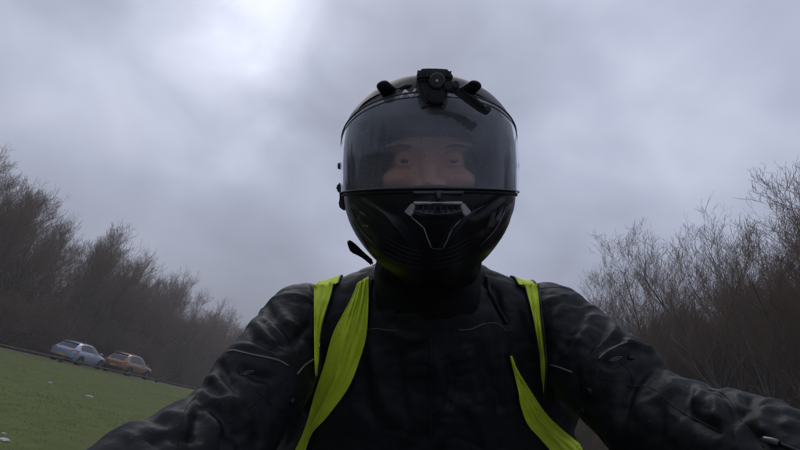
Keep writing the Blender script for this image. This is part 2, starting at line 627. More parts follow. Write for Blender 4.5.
# short grass over the near verge, and scraps of litter lying in it
nb = 70000
gx = rng.uniform(-20.8, -2.7, nb)
gy = 2.5 + 33 * rng.random(nb) ** 1.5
keep = (gx > -gy * 1.3 - 2)
gx, gy = gx[keep], gy[keep]
gz = H(gx, gy)
nb = len(gx)
ang = rng.uniform(0, math.pi, nb)
clump = vnoise(np.stack([gx * 1.3, gy * 1.3, gx * 0 + 7], 1))
hh = (0.006 + 0.020 * clump) * rng.uniform(0.6, 1.4, nb)
w = rng.uniform(0.004, 0.009, nb)
lx, ly = rng.normal(0, .35, nb) * hh, rng.normal(0, .35, nb) * hh
V = np.empty((nb, 3, 3))
V[:, 0] = np.stack([gx - np.cos(ang) * w, gy - np.sin(ang) * w, gz - .004], 1)
V[:, 1] = np.stack([gx + np.cos(ang) * w, gy + np.sin(ang) * w, gz - .004], 1)
V[:, 2] = np.stack([gx + lx, gy + ly, gz + hh], 1)
M['blade'] = mat('grass_blade', (0.15, 0.19, 0.042), 0.6, var=(0.20, 0.225, 0.06), var_scale=1.2, spec=0.2)
bt = M['blade'].node_tree
bb = bt.nodes['Principled BSDF']
tl = bt.nodes.new('ShaderNodeBsdfTranslucent')
bt.links.new(bb.inputs['Base Color'].links[0].from_socket, tl.inputs[0])
mxb = bt.nodes.new('ShaderNodeMixShader')
mxb.inputs[0].default_value = 0.5
bt.links.new(bb.outputs[0], mxb.inputs[1])
bt.links.new(tl.outputs[0], mxb.inputs[2])
bt.links.new(mxb.outputs[0], bt.nodes['Material Output'].inputs[0])
obj('grass', mesh('grass', V.reshape(-1, 3), np.arange(nb * 3).reshape(-1, 3), False), M['blade'], kind='stuff',
    label='short wet green grass covering the roadside verge')


def world_ray(px, py):
    o = BIKE @ Vector(CAM)
    d = BIKE.to_3x3() @ Vector(ray(px, py))
    return o, d


def on_ground(px, py):
    o, d = world_ray(px, py)
    t = 3.0
    while t < 120:
        p = o + d * t
        if p.z < float(H(np.array([p.x]), np.array([p.y]))[0]):
            return p
        t += 0.03
    return o + d * 60


M['white_scrap'] = mat('white_paper', (0.6, 0.6, 0.62), 0.7, var=(0.4, 0.4, 0.42), var_scale=20)
for (px, py, s, lab) in ((4, 441, 0.05, 'large white crumpled paper scrap on the grass at the lower left corner'),
                         (4, 434, 0.025, 'small white paper scrap just above the large one in the corner'),
                         (89, 397, 0.055, 'flat torn white paper scrap on the grass below the silver car'),
                         (50, 383, 0.05, 'small white paper scrap on the verge below the left fence post')):
    p = on_ground(px, py)
    bm = bmesh.new()
    bmesh.ops.create_icosphere(bm, subdivisions=3, radius=s)
    for v in bm.verts:
        f = 0.6 + 0.8 * float(vnoise(np.array([v.co]) * (5 / s * .35) + px)[0])
        v.co = Vector((v.co.x * f * (1.7 if px == 89 else 1.1), v.co.y * f, v.co.z * f * 0.4 + s * 0.15))
    o = obj('paper_scrap', bm_mesh('paper_scrap', bm), M['white_scrap'], label=lab, category='litter', group='white litter on the verge')
    o.location = p


# low rail fence along the verge
FX = -20.6
M['wood_dark'] = mat('weathered_wood', (0.05, 0.042, 0.034), 0.85, var=(0.09, 0.078, 0.062), var_scale=6, bump=(('noise', 30, 0.5, 0.01),))
fence = thing('rail_fence', 'low dark wooden rail fence between the verge and the parked cars', 'fence', (FX, 30, 1.0))
post_me = box_mesh('post', (-.08, -.08, -.45), (.08, .08, .42), .012)
post_me.materials.append(M['wood_dark'])
posty = [17.0, 29.3, 41.6, 54, 66.5, 79, 92]
prev = None
for y in posty:
    shared('post', post_me, fence, (0, y - 30, float(H(np.array([FX]), np.array([y]))[0]) - 1.0), (rng.normal(0, .03), rng.normal(0, .03), rng.normal(0, .2)))
for a, b in zip(posty[:-1], posty[1:]):
    pts = []
    for s in np.linspace(0, 1, 7):
        y = a + (b - a) * s
        pts.append((.1, y - 30, float(H(np.array([FX]), np.array([y]))[0]) - 1.0 + .24 - .04 * math.sin(math.pi * s)))
    obj('rail', tube_mesh('rail', pts, 0.055, 8), M['wood_dark'], fence)

# ------------------------------------------------------------------ parked cars
M['tyre'] = mat('tyre', (0.012, 0.012, 0.013), 0.8)
M['alloy'] = mat('alloy', (0.35, 0.35, 0.37), 0.35, 0.8)
M['carglass'] = mat('car_glass', (0.02, 0.024, 0.03), 0.06, spec=0.8)
M['taillight'] = mat('tail_light', (0.65, 0.07, 0.03), 0.15, coat=1, var=(0.75, 0.28, 0.18), var_scale=9)
M['headlight'] = mat('head_light', (0.5, 0.52, 0.55), 0.1, coat=1)
M['plate'] = mat('yellow_plate', (0.62, 0.42, 0.06), 0.5)
M['cartrim'] = mat('car_black_trim', (0.018, 0.018, 0.02), 0.55)
M['paint_silver'] = mat('silver_blue_paint', (0.36, 0.43, 0.56), 0.28, 0.25, coat=1, var=(0.32, 0.385, 0.50), var_scale=1.5)
M['paint_copper'] = mat('copper_paint', (0.31, 0.17, 0.11), 0.35, 0.15, coat=0.8, var=(0.24, 0.13, 0.085), var_scale=1.5)


def car(name, label, paint, tall, L=4.3, W=1.80):
    """front towards +Y, origin on the ground in the middle"""
    t = thing(name, label, 'car', group='cars parked in the lay-by')
    hr = 1.47 + tall
    g = 0.16 + tall * 0.7
    # stations along the car: (y, half width, belt height, roof height, roof half width, bottom)
    st = [(-.500, .62, .78, .84, .50, .42), (-.492, .78, .86, .92, .60, .30), (-.47, .84, .93, 1.00, .64, g + .1), (-.425, .875, .95, hr - .29, .62, g), (-.37, .89, .95, hr - .13, .60, g),
          (-.28, .90, .94, hr - .035, .60, g), (-.15, .90, .93, hr, .61, g), (-.02, .90, .92, hr - .02, .60, g), (.08, .90, .91, hr - .10, .585, g),
          (.17, .895, .90, hr - .28, .60, g), (.255, .89, .885, .97, .64, g), (.33, .88, .84, .90, .66, g), (.41, .85, .78, .84, .62, g + .02),
          (.465, .78, .70, .75, .55, g + .06), (.495, .62, .60, .63, .45, g + .12), (.5, .45, .52, .55, .35, g + .16)]
    st = np.array(st)
    up = tall * 0.45
    st[:, 2] += up
    st[:, 3] = np.maximum(st[:, 3], st[:, 2] + .03) + 0
    s = W / 1.8

    def prof(i):
        y, w_, zb, zr, wr, z0 = i
        w_, wr = w_ * s, wr * s
        y = y * L
        half = [(w_ * .80, z0), (w_ * .955, z0 + .10), (w_ * 1.0, z0 + (zb - z0) * .45), (w_ * .985, zb - .06), (w_ * .945, zb), (w_ * .945 + (wr - w_ * .945) * .5, zb + (zr - zb) * .52),
                (wr * 1.02, zr - .055 * min(1, (zr - zb) / .3)), (wr * .86, zr - .008), (wr * .4, zr + .012)]
        return [(x, y, z) for x, z in half] + [(0, y, zr + .02)] + [(-x, y, z) for x, z in half[::-1]]
    dense = []
    ys = np.concatenate([st[:3, 0], np.linspace(st[3, 0], st[-3, 0], 34), st[-2:, 0]])
    for y in ys:
        dense.append([y] + [float(np.interp(y, st[:, 0], st[:, k])) for k in range(1, 6)])
    P = np.array([prof(d) for d in dense])
    ns, npt = P.shape[:2]
    F = [(i * npt + k, i * npt + k + 1, (i + 1) * npt + k + 1, (i + 1) * npt + k) for i in range(ns - 1) for k in range(npt - 1)]
    F += [(i * npt + npt - 1, i * npt, (i + 1) * npt, (i + 1) * npt + npt - 1) for i in range(ns - 1)]
    F += [tuple(range(npt)), tuple(range((ns - 1) * npt, ns * npt))[::-1]]
    me = mesh('body', P.reshape(-1, 3), F)
    bm = bmesh.new()
    bm.from_mesh(me)
    bmesh.ops.recalc_face_normals(bm, faces=bm.faces)
    bm.to_mesh(me)
    bm.free()
    body = obj('body', me, paint, t)

    def sidept(y, v, sgn):
        d = [y] + [float(np.interp(y, st[:, 0], st[:, k])) for k in range(1, 6)]
        p = np.array(prof(d))[:10]
        seq = p[4:7]           # belt -> cant rail
        q = seq[0] + (seq[1] - seq[0]) * v * 2 if v < .5 else seq[1] + (seq[2] - seq[1]) * (v - .5) * 2
        return (sgn * (q[0] + .006), q[1], q[2])

    def win(a, b, c, d_, nm, m_):
        """side window between belt stations a..b and top stations c..d"""
        for sgn in (1, -1):
            V, F = [], []
            n, k_ = 8, 4
            for j in range(k_ + 1):
                v = .07 + .86 * j / k_
                for i in range(n + 1):
                    y0, y1 = a + (c - a) * j / k_, b + (d_ - b) * j / k_
                    V.append(sidept(y0 + (y1 - y0) * i / n, v, sgn))
            for j in range(k_):
                for i in range(n):
                    q = (j * (n + 1) + i, j * (n + 1) + i + 1, (j + 1) * (n + 1) + i + 1, (j + 1) * (n + 1) + i)
                    F.append(q if sgn > 0 else q[::-1])
            obj(nm, mesh(nm, V, F), m_, t)
    win(-.375, -.232, -.33, -.234, 'side_window', M['carglass'])
    win(-.226, -.042, -.228, -.042, 'side_window', M['carglass'])
    win(-.036, .215, -.036, .09, 'side_window', M['carglass'])

    def top_patch(nm, ya, yb, wf, m_, off=.008):
        V, F = [], []
        n, k_ = 8, 8
        for j in range(k_ + 1):
            y = ya + (yb - ya) * j / k_
            wr = float(np.interp(y, st[:, 0], st[:, 4])) * s
            zr = float(np.interp(y, st[:, 0], st[:, 3]))
            for i in range(n + 1):
                x = -1 + 2 * i / n
                V.append((x * wr * wf, y * L + (-off if ya < 0 else off), zr + .02 - .02 * abs(x) ** 2 + off))
        for j in range(k_):
            for i in range(n):
                F.append((j * (n + 1) + i, j * (n + 1) + i + 1, (j + 1) * (n + 1) + i + 1, (j + 1) * (n + 1) + i))
        obj(nm, mesh(nm, V, F), m_, t)
    top_patch('rear_window', -.462, -.375, .86, M['carglass'])
    top_patch('windscreen', .245, .095, .90, M['carglass'])
    # roof spoiler, bumpers, sills, arches
    obj('spoiler', box_mesh('spoiler', (-.50 * s, -.392 * L, hr - .135), (.50 * s, -.345 * L, hr - .055), .02), paint, t)
    obj('rear_bumper', box_mesh('rear_bumper', (-.80 * s, -.508 * L, g + .06), (.80 * s, -.47 * L, g + .30), .04), M['cartrim'], t)
    obj('front_bumper', box_mesh('front_bumper', (-.70 * s, .46 * L, g + .04), (.70 * s, .503 * L, g + .2), .04), M['cartrim'], t)
    for sgn in (1, -1):
        obj('sill', box_mesh('sill', (min(sgn * .86, sgn * .90) * s, -.30 * L, g - .01), (max(sgn * .86, sgn * .90) * s, .26 * L, g + .10), .015), M['cartrim'], t)
        # tail lights wrap round the corner
        zt = .80 + up
        V = [(sgn * .46 * s, -.4965 * L, zt - .01), (sgn * .46 * s, -.4965 * L, zt + .10), (sgn * .75 * s, -.487 * L, zt + .15), (sgn * .845 * s, -.462 * L, zt + .16), (sgn * .90 * s, -.415 * L, zt + .15),
             (sgn * .90 * s, -.43 * L, zt + .04), (sgn * .86 * s, -.465 * L, zt - .05), (sgn * .77 * s, -.490 * L, zt - .06)]
        V2 = [(x * 1.01, y - .02, z) for x, y, z in V]
        n = len(V)
        F = [tuple(range(n)), tuple(range(2 * n - 1, n - 1, -1))] + [(i, (i + 1) % n, n + (i + 1) % n, n + i) for i in range(n)]
        obj('tail_light', mesh('tail_light', V + V2, F, False), M['taillight'], t)
        V = [(sgn * .55 * s, .478 * L, .66 + up), (sgn * .84 * s, .425 * L, .74 + up), (sgn * .86 * s, .40 * L, .70 + up), (sgn * .80 * s, .462 * L, .60 + up), (sgn * .58 * s, .492 * L, .58 + up)]
        V2 = [(x * 1.01, y + .02, z + .012) for x, y, z in V]
        n = len(V)
        F = [tuple(range(n)), tuple(range(2 * n - 1, n - 1, -1))] + [(i, (i + 1) % n, n + (i + 1) % n, n + i) for i in range(n)]
        obj('headlight', mesh('headlight', V + V2, F, False), M['headlight'], t)
        mm = box_mesh('wing_mirror', (min(sgn * .90, sgn * 1.08) * s, .135 * L, .95 + up), (max(sgn * .90, sgn * 1.08) * s, .175 * L, 1.09 + up), .03)
        obj('wing_mirror', mm, paint, t)
        for hy in (-.06, .155 - .2 + .0):
            pass
        for hy in (-.115, .075):
            obj('door_handle', box_mesh('door_handle', (min(sgn * .90, sgn * .925) * s, (hy - .02) * L, .80 + up), (max(sgn * .90, sgn * .925) * s, (hy + .02) * L, .83 + up), .008), paint, t)
    obj('number_plate', box_mesh('number_plate', (-.26, -.513 * L, g + .30), (.26, -.497 * L, g + .41), .004), M['plate'], t)
    # wheels
    rw = .315 + tall * .2
    for sgn in (1, -1):
        for yw in (-.305, .30):
            w_ = thing('wheel', '', '')
            del w_['label'], w_['category']
            w_.parent = t
            w_.location = (sgn * .80 * s, yw * L, rw)
            V, F = [], []
            prof_ = [(-.10, .62), (-.105, .88), (-.08, 1.0), (.08, 1.0), (.105, .88), (.10, .62)]
            nn = 28
            for k in range(nn):
                th = 2 * math.pi * k / nn
                for x, r_ in prof_:
                    V.append((x, math.cos(th) * r_ * rw, math.sin(th) * r_ * rw))
            for k in range(nn):
                for q in range(5):
                    F.append((k * 6 + q, k * 6 + q + 1, ((k + 1) % nn) * 6 + q + 1, ((k + 1) % nn) * 6 + q))
            obj('tyre', mesh('tyre', V, F), M['tyre'], w_)
            bm = bmesh.new()
            bmesh.ops.create_circle(bm, cap_ends=True, radius=.64 * rw, segments=24, matrix=Matrix.Translation((sgn * .06, 0, 0)) @ Matrix.Rotation(R(90), 4, 'Y'))
            for k in range(5):
                mx_ = Matrix.Rotation(2 * math.pi * k / 5, 4, 'X') @ Matrix.Translation((sgn * .085, 0, .32 * rw))
                r_ = bmesh.ops.create_cube(bm, size=1, matrix=mx_ @ Matrix.Diagonal((.03, .12 * rw * 1.6, .60 * rw, 1)))
            bmesh.ops.create_cone(bm, segments=16, radius1=.13 * rw, radius2=.13 * rw, depth=.05, cap_ends=True, matrix=Matrix.Translation((sgn * .09, 0, 0)) @ Matrix.Rotation(R(90), 4, 'Y'))
            obj('rim', bm_mesh('rim', bm), M['alloy'], w_)
            # dark arch lip round the tyre
            pts = [(sgn * .90 * s, yw * L + math.cos(a) * rw * 1.14, rw + math.sin(a) * rw * 1.14) for a in np.linspace(R(-12), R(192), 20)]
            obj('wheel_arch', tube_mesh('wheel_arch', pts, .032, 6), M['cartrim'], t)
            bm = bmesh.new()
            bmesh.ops.create_circle(bm, cap_ends=True, radius=rw * 1.13, segments=28, matrix=Matrix.Translation((sgn * .902 * s, yw * L, rw)) @ Matrix.Rotation(R(90), 4, 'Y'))
            for f in bm.faces:
                f.normal_update()
            obj('arch_lining', bm_mesh('arch_lining', bm), M['cartrim'], t)
    for w_ in [c for c in t.children if c.name.startswith('wheel') and c.type == 'EMPTY']:
        w_.location.x *= 1.035
    for i in range(-1, 2, 2):
        pts = [(i * .52 * s, y * L, float(np.interp(y, st[:, 0], st[:, 3])) + .035) for y in np.linspace(-.30, .05, 8)]
        obj('roof_rail', tube_mesh('roof_rail', pts, .016, 6), M['cartrim'], t)
    return t


def place_car(t, x, y, yaw):
    z = float(H(np.array([x]), np.array([y]))[0]) + .01
    t.matrix_world = Matrix.Translation((x, y, z)) @ Matrix.Rotation(yaw, 4, 'Z') @ Matrix.Rotation(R(2.0), 4, 'Y')


c1 = car('parked_car', 'silver blue hatchback parked beside the copper car, its rear lights and yellow plate showing', M['paint_silver'], 0.0)
place_car(c1, -23.0, 34.4, R(4))
c2 = car('parked_car', 'copper brown tall hatchback parked ahead of the silver blue car', M['paint_copper'], 0.19, L=4.5, W=1.92)
place_car(c2, -22.6, 40.3, R(-1))

# ------------------------------------------------------------------ bare winter trees
M['bark'] = mat('bark', (0.07, 0.058, 0.047), 0.9, var=(0.11, 0.095, 0.075), var_scale=3, bump=(('noise', 14, 0.8, 0.03),), spec=0.2)
M['bark_pale'] = mat('pale_bark', (0.17, 0.16, 0.14), 0.9, var=(0.09, 0.08, 0.065), var_scale=2.5, bump=(('noise', 14, 0.8, 0.03),), spec=0.2)
M['twig'] = mat('twigs', (0.17, 0.118, 0.080), 0.85, var=(0.25, 0.175, 0.12), var_scale=.6, spec=0.15)
M['twig_olive'] = mat('olive_twigs', (0.22, 0.165, 0.085), 0.85, var=(0.18, 0.125, 0.075), var_scale=.5, spec=0.15)
M['ivy'] = mat('ivy_leaves', (0.02, 0.032, 0.012), 0.6, var=(0.04, 0.055, 0.02), var_scale=4)


def frusta(segs, sides):
    """segs: array (n, 8) of p0 p1 r0 r1 -> V, quads"""
    S = np.asarray(segs, float)
    a, b, r0, r1 = S[:, :3], S[:, 3:6], S[:, 6], S[:, 7]
    t = b - a
    t /= np.maximum(np.linalg.norm(t, axis=1, keepdims=True), 1e-9)
    ref = np.where(np.abs(t[:, 2:3]) < 0.9, np.array([[0, 0, 1.0]]), np.array([[1.0, 0, 0]]))
    u = np.cross(t, ref)
    u /= np.linalg.norm(u, axis=1, keepdims=True)
    v = np.cross(t, u)
    n = len(S)
    th = np.arange(sides) * 2 * math.pi / sides
    ring = np.cos(th)[None, :, None] * u[:, None, :] + np.sin(th)[None, :, None] * v[:, None, :]
    V = np.concatenate([a[:, None, :] + ring * r0[:, None, None], b[:, None, :] + ring * r1[:, None, None]], 1).reshape(-1, 3)
    base = (np.arange(n) * 2 * sides)[:, None]
    k = np.arange(sides)
    F = np.stack([base + k, base + (k + 1) % sides, base + sides + (k + 1) % sides, base + sides + k], 2).reshape(-1, 4)
    return V, F


def grow(seed, height, trunk_r, limbs, first, spread, up, kids, twig_len, stems=1, wobble=.12, rmin=.006):
    r = random.Random(seed)
    thick, thin = [], []

    def branch(p, d, length, rad, level):
        n = 7 if level == 0 else (5 if level < 3 else 3)
        pts = [p]
        q, dd = p, d
        tips = []
        wob = wobble * (1 + level * .5)
        for i in range(n):
            dd = (dd + Vector((r.gauss(0, wob), r.gauss(0, wob), r.gauss(0, wob * .6) + up * (0.12 if level else .05)))).normalized()
            nq = q + dd * (length / n)
            r0 = rad * (1 - .75 * i / n)
            r1 = rad * (1 - .75 * (i + 1) / n)
            (thick if level < 2 else thin).append((*q, *(nq + dd * r1 * .4), max(r0, rmin), max(r1, rmin)))
            q = nq
            tips.append((q, dd, r1, (i + 1) / n))
        if level >= len(kids):
            return
        m = kids[level]
        for k in range(m):
            f = first + (1 - first) * (k + r.random()) / m if level == 0 else .2 + .8 * (k + r.random()) / m
            i = min(n - 1, int(f * n))
            tq, td, tr, _ = tips[i]
            az = k * 2.4 + r.uniform(-.6, .6)
            o = td.orthogonal().normalized()
            o2 = td.cross(o)
            side = (o * math.cos(az) + o2 * math.sin(az))
            sp = spread * r.uniform(.7, 1.25) * (1 if level == 0 else .85)
            nd = (td * math.cos(sp) + side * math.sin(sp) + Vector((0, 0, up * .3))).normalized()
            if level == 0:
                ln = height * limbs * (1.05 - .62 * f) * r.uniform(.75, 1.2)
            else:
                ln = length * r.uniform(.38, .62) * (1 if level < len(kids) - 1 else twig_len)
            branch(tq, nd, ln, max(tr * .62, rmin), level + 1)
    for s_ in range(stems):
        base = Vector((r.uniform(-.4, .4), r.uniform(-.4, .4), -.3)) if stems > 1 else Vector((0, 0, -.3))
        d = Vector((r.gauss(0, .13), r.gauss(0, .13), 1)).normalized() if stems > 1 else Vector((r.gauss(0, .04), r.gauss(0, .04), 1)).normalized()
        branch(base, d, height * (r.uniform(.75, 1) if stems > 1 else 1), trunk_r * (r.uniform(.6, 1) if stems > 1 else 1), 0)
    V1, F1 = frusta(thick, 7)
    V2, F2 = frusta(thin, 3)
    return mesh('trunk', V1, F1), mesh('crown', V2, F2)


VAR = []
for k in range(5):      # tall straight wood trees with fine upswept twigs
    VAR.append(grow(100 + k, 13.5 + k * .5, .16, .40, .28, .62, .75, (17, 7, 5, 3), 1.0, wobble=.09, rmin=.009))
for k in range(3):      # rounder, spreading trees
    VAR.append(grow(200 + k, 10.5, .20, .58, .30, .85, .28, (15, 8, 6, 3), .9, wobble=.16, rmin=.009))
for k in range(5):      # near bank: slender many-stemmed trees
    VAR.append(grow(300 + k, 9.0 + .5 * k, .085, .36, .22, .55, .60, (14, 7, 5, 3), .9, stems=2 + k % 2, wobble=.10, rmin=.004))
for k in range(3):      # near bank: leaning open-branched trees
    VAR.append(grow(400 + k, 10.5, .13, .55, .3, .75, .35, (12, 7, 5, 3), .95, wobble=.15, rmin=.0045))
BUSH = [grow(500 + k, 3.4, .035, .55, .08, .8, .25, (12, 7, 5, 2), 1.0, stems=6, wobble=.2, rmin=.006) for k in range(4)]
for i, (a, b) in enumerate(VAR):
    a.materials.append(M['bark'] if i % 3 and i < 8 else M['bark_pale'])
    b.materials.append(M['twig_olive'] if i in (6, 3, 14) else M['twig'])
for i, (a, b) in enumerate(BUSH):
    a.materials.append(M['bark'])
    b.materials.append(M['twig_olive'] if i % 2 else M['twig'])


def plant(v, x, y, s, label, group, name='bare_tree', cat='tree', lean=0.03):
    z = float(H(np.array([x]), np.array([y]))[0])
    t = thing(name, label, cat, (x, y, z), random.uniform(0, 6.28), group)
    t.rotation_euler = (random.gauss(0, lean), random.gauss(0, lean), random.uniform(0, 6.28))
    t.scale = (s, s, s * random.uniform(.95, 1.05))
    shared('trunk', v[0], t)
    shared('crown', v[1], t)
    return t


rt = random.Random(5)
LG = 'bare trees of the wood behind the lay-by'
n_left = 0
y = 14.0
while y < 215 and n_left < 250:
    for row in range(4):
        if y < 20 and row > 1:
            continue
        x = -31.3 - row * 3.3 + rt.uniform(-1.4, 1.4)
        yy = y + rt.uniform(-1.6, 1.6)
        v = VAR[rt.choice((0, 1, 2, 3, 4, 0, 1, 2, 3, 4, 5, 6)) if yy < 58 else rt.choice((0, 2, 4, 5, 6, 7, 5, 6, 7))]
        s = rt.uniform(.57, .67) * (1 if yy < 58 else 1.08)
        kind = 'rounded spreading bare tree' if v in VAR[5:8] else 'upswept fine-twigged bare tree'
        where = 'at the wood\'s front edge' if row == 0 else 'deep in the wood'
        band = 'above the silver blue car' if yy < 36 else 'beyond the copper car' if yy < 62 else 'fading into mist'
        plant(v, x, yy, s, kind + ' ' + where + ', ' + band, LG)
        n_left += 1
    y += 1.5 + y * .016
# tall nearer trees that stand over the corner of the picture
for (x, y, k, s, lab) in ((-31.0, 23.5, 1, .66, 'tallest bare tree of the wood, its twigs reaching up at the left edge'),
                          (-30.5, 27.5, 3, .62, 'bare tree with upswept twigs beside the tallest one at the left edge'),
                          (-30.5, 92, 6, .80, 'round-topped bare tree standing clear at the far right end of the left wood'),
                          (-30.5, 82, 5, .74, 'spreading bare tree just left of the round-topped one at the far end of the wood')):
    plant(VAR[k], x, y, s, lab, LG)
# bank on the other side
RG = 'slender bare trees on the bank beside the road'
for (x, y, k, s, lab, lean) in ((13.2, 19.8, 9, 1.0, 'tall many-stemmed bare tree at the near edge of the right bank', .03),
                                (14.2, 17.2, 8, 1.08, 'dark bare tree with a forked crown near the right edge of the picture', .03),
                                (13.0, 24.6, 10, .92, 'slim bare tree standing apart on the left of the bank, with upright twigs', .05),
                                (12.6, 22.0, 11, .98, 'bare tree with a tall fan of upright twigs in the middle of the right bank', .03),
                                (13.0, 31.5, 9, .80, 'thin leaning sapling at the far left end of the bank trees', .06)):
    plant(VAR[k], x, y, s, lab, RG, lean=lean)
n_right = 0
y = 6.0
while y < 150 and n_right < 230:
    for row in range(4):
        x = 13.6 + row * 2.2 + rt.uniform(-1.0, 1.0)
        yy = y + rt.uniform(-1.1, 1.1)
        s = rt.uniform(.78, 1.02)
        plant(VAR[rt.choice((8, 9, 10, 11, 12))], x, yy, s, 'slender bare sapling ' + ('at the front of' if row == 0 else 'inside') + ' the right bank thicket, ' + ('above the sleeve' if yy < 26 else 'at its hazy end'), RG, 'bare_sapling', lean=.06)
        n_right += 1
    y += 1.0 + y * .02
# the same woods go on ahead of the rider
for k in range(12):
    y = -6 - k * 8.5 + rt.uniform(-1.5, 1.5)
    plant(VAR[rt.choice((0, 1, 2, 5))], -33 + rt.uniform(-3, 3), y, rt.uniform(.85, 1.05), 'bare brownish tree in the wood ahead of the motorcycle', LG)
    plant(VAR[rt.choice((8, 9, 10, 13))], 15 + rt.uniform(-1.5, 3), y, rt.uniform(.6, .8), 'slender bare sapling on the bank ahead of the motorcycle', RG, 'bare_sapling')

# brushwood under the trees
def brush(name, x0, x1, y0, y1, n, hmax, m_, label, seed, edge):
    g = np.random.default_rng(seed)
    u = g.random(n)
    Y = y0 + (y1 - y0) * u ** 1.5
    X = g.uniform(min(x0, x1), max(x0, x1), n)
    Z = H(X, Y)
    cl = vnoise(np.stack([X * .28, Y * .28, X * 0 + seed], 1))
    cl2 = vnoise(np.stack([X * .9, Y * .9, X * 0 + seed + 5], 1))
    front = np.clip(np.abs(X - edge) / 3.0, .15, 1)
    Hh = hmax * (0.15 + 1.0 * cl * cl2 * 1.7) * front
    z0 = Z + Hh * g.random(n) ** .8 * .75
    L_ = g.uniform(.5, 1.5, n) * (.6 + Hh * .16)
    d = np.stack([g.normal(0, .55, n), g.normal(0, .55, n), g.uniform(.1, 1.0, n)], 1)
    d /= np.linalg.norm(d, axis=1, keepdims=True)
    side = np.cross(d, g.normal(0, 1, (n, 3)))
    side /= np.linalg.norm(side, axis=1, keepdims=True)
    w_ = g.uniform(.006, .018, n) * (1 + Y / 60)
    P = np.stack([X, Y, z0], 1)
    mid_ = P + d * (L_ * .5)[:, None] + g.normal(0, .07, (n, 3))
    end = P + d * L_[:, None] + np.stack([X * 0, X * 0, -.08 * L_], 1)
    V = np.stack([P - side * w_[:, None], P + side * w_[:, None], mid_ + side * (w_ * .7)[:, None], mid_ - side * (w_ * .7)[:, None], end], 1).reshape(-1, 3)
    b = (np.arange(n) * 5)[:, None]
    T = np.concatenate([b + [0, 1, 2], b + [0, 2, 3], b + [3, 2, 4]], 0)
    return obj(name, mesh(name, V, T, False), m_, kind='stuff', label=label)


brush('undergrowth', -29.4, -46, 14, 200, 260000, 7.5, M['twig'], 'dense brown brushwood under the bare trees behind the lay-by', 3, -29)
brush('undergrowth', -29.6, -42, 20, 160, 90000, 7.5, M['twig_olive'], 'olive brown scrub filling the foot of the left wood', 4, -29)
brush('undergrowth', 10.6, 24, 4, 130, 170000, 6.0, M['twig'], 'tangled brown brushwood between the trees of the right bank', 9, 11)
for k in range(46):
    y = 22 + k * 2.9 + rt.uniform(-1, 1)
    plant(BUSH[k % 4], -29.6 - rt.uniform(0, 2.2), y, rt.uniform(.8, 1.35), 'leafless many-stemmed shrub at the edge of the wood behind the parked cars', 'shrubs along the edge of the left wood', 'bare_shrub', 'shrub', .06)
for k in range(30):
    y = 9 + k * 2.2 + rt.uniform(-.8, .8)
    plant(BUSH[k % 4], 12.0 + rt.uniform(0, 2.0), y, rt.uniform(.7, 1.1), 'leafless many-stemmed shrub at the foot of the right bank', 'shrubs along the right bank', 'bare_shrub', 'shrub', .06)

# ------------------------------------------------------------------ the rider
# everything below is modelled in the bike's own frame and then leans with it
rider = thing('person', 'motorcyclist in black helmet, black leather jacket and yellow-green vest straps, leaning over the handlebars', 'person')
rider.matrix_world = BIKE
HC = at(428, 178, .745)                       # helmet centre
HM = Matrix.Translation(HC) @ Matrix.Rotation(PITCH, 4, 'X')
HMi = HM.inverted()


def hl(p):
    return np.array((HM @ Vector(p))[:])


# ---- jacket: torso and sleeves as one surface
SL, SR = at(302, 324, .865), at(551, 324, .865)          # shoulder joints
EL, ER = at(226, 436, .66), at(652, 424, .67)           # elbows
WL, WR = at(-10, 560, .43), at(905, 494, .42)            # wrists
f = Field((-.60, .34, .70), (.66, 1.22, 1.42), .0042)
cx = float(at(428, 300, .86)[0])
for (z, y, hw, dp) in ((1.27, .885, .195, .095), (1.20, .91, .25, .11), (1.12, .945, .282, .12), (1.03, .98, .292, .125), (.94, 1.02, .24, .13), (.85, 1.06, .19, .13), (.80, 1.09, .185, .13)):
    f.ellipsoid((cx, y, z), (hw, dp, .10), k=.04)
f.capsule(SL, SR, .066, .066, .03)
for S_, sx in ((SL, 1), (SR, -1)):
    f.capsule(S_ + np.array([sx * .045, .01, .004]), (cx - sx * .055, .86, 1.335), .058, .045, .03)       # trapezius
    f.ellipsoid(S_ + np.array([-sx * .004, 0, .004]), (.057, .066, .061), k=.015)                               # armour cap
f.chain([SL, SL * .45 + EL * .55, EL], [.070, .071, .066], .02)
f.chain([SR, SR * .45 + ER * .55, ER], [.070, .072, .068], .02)
f.chain([EL, EL * .5 + WL * .5, WL], [.068, .060, .043], .012)
f.chain([ER, ER * .5 + WR * .5, WR], [.068, .060, .043], .012)
# collar and neck warmer
CT, CB = at(429, 272, .80), at(429, 325, .83)
f.capsule(at(429, 304, .83) + np.array([0, .02, 0]), CB + np.array([0, .03, 0]), .098, .104, .02)
f.ellipsoid(at(425, 350, .84), (.12, .06, .07), k=.03)
JV, JF = f.nets()
JV = relax(JV, JF, 2)
J0 = bvh(JV, JF)


def jhit(px, py, tree=None):
    h, n, i, d = (tree or J0).ray_cast(Vector(CAM), Vector(ray(px, py)).normalized())
    if h is None:
        return None, None
    return np.array(h), np.array(n)


JN = vnormals(JV, JF)
disp = np.zeros(len(JV))


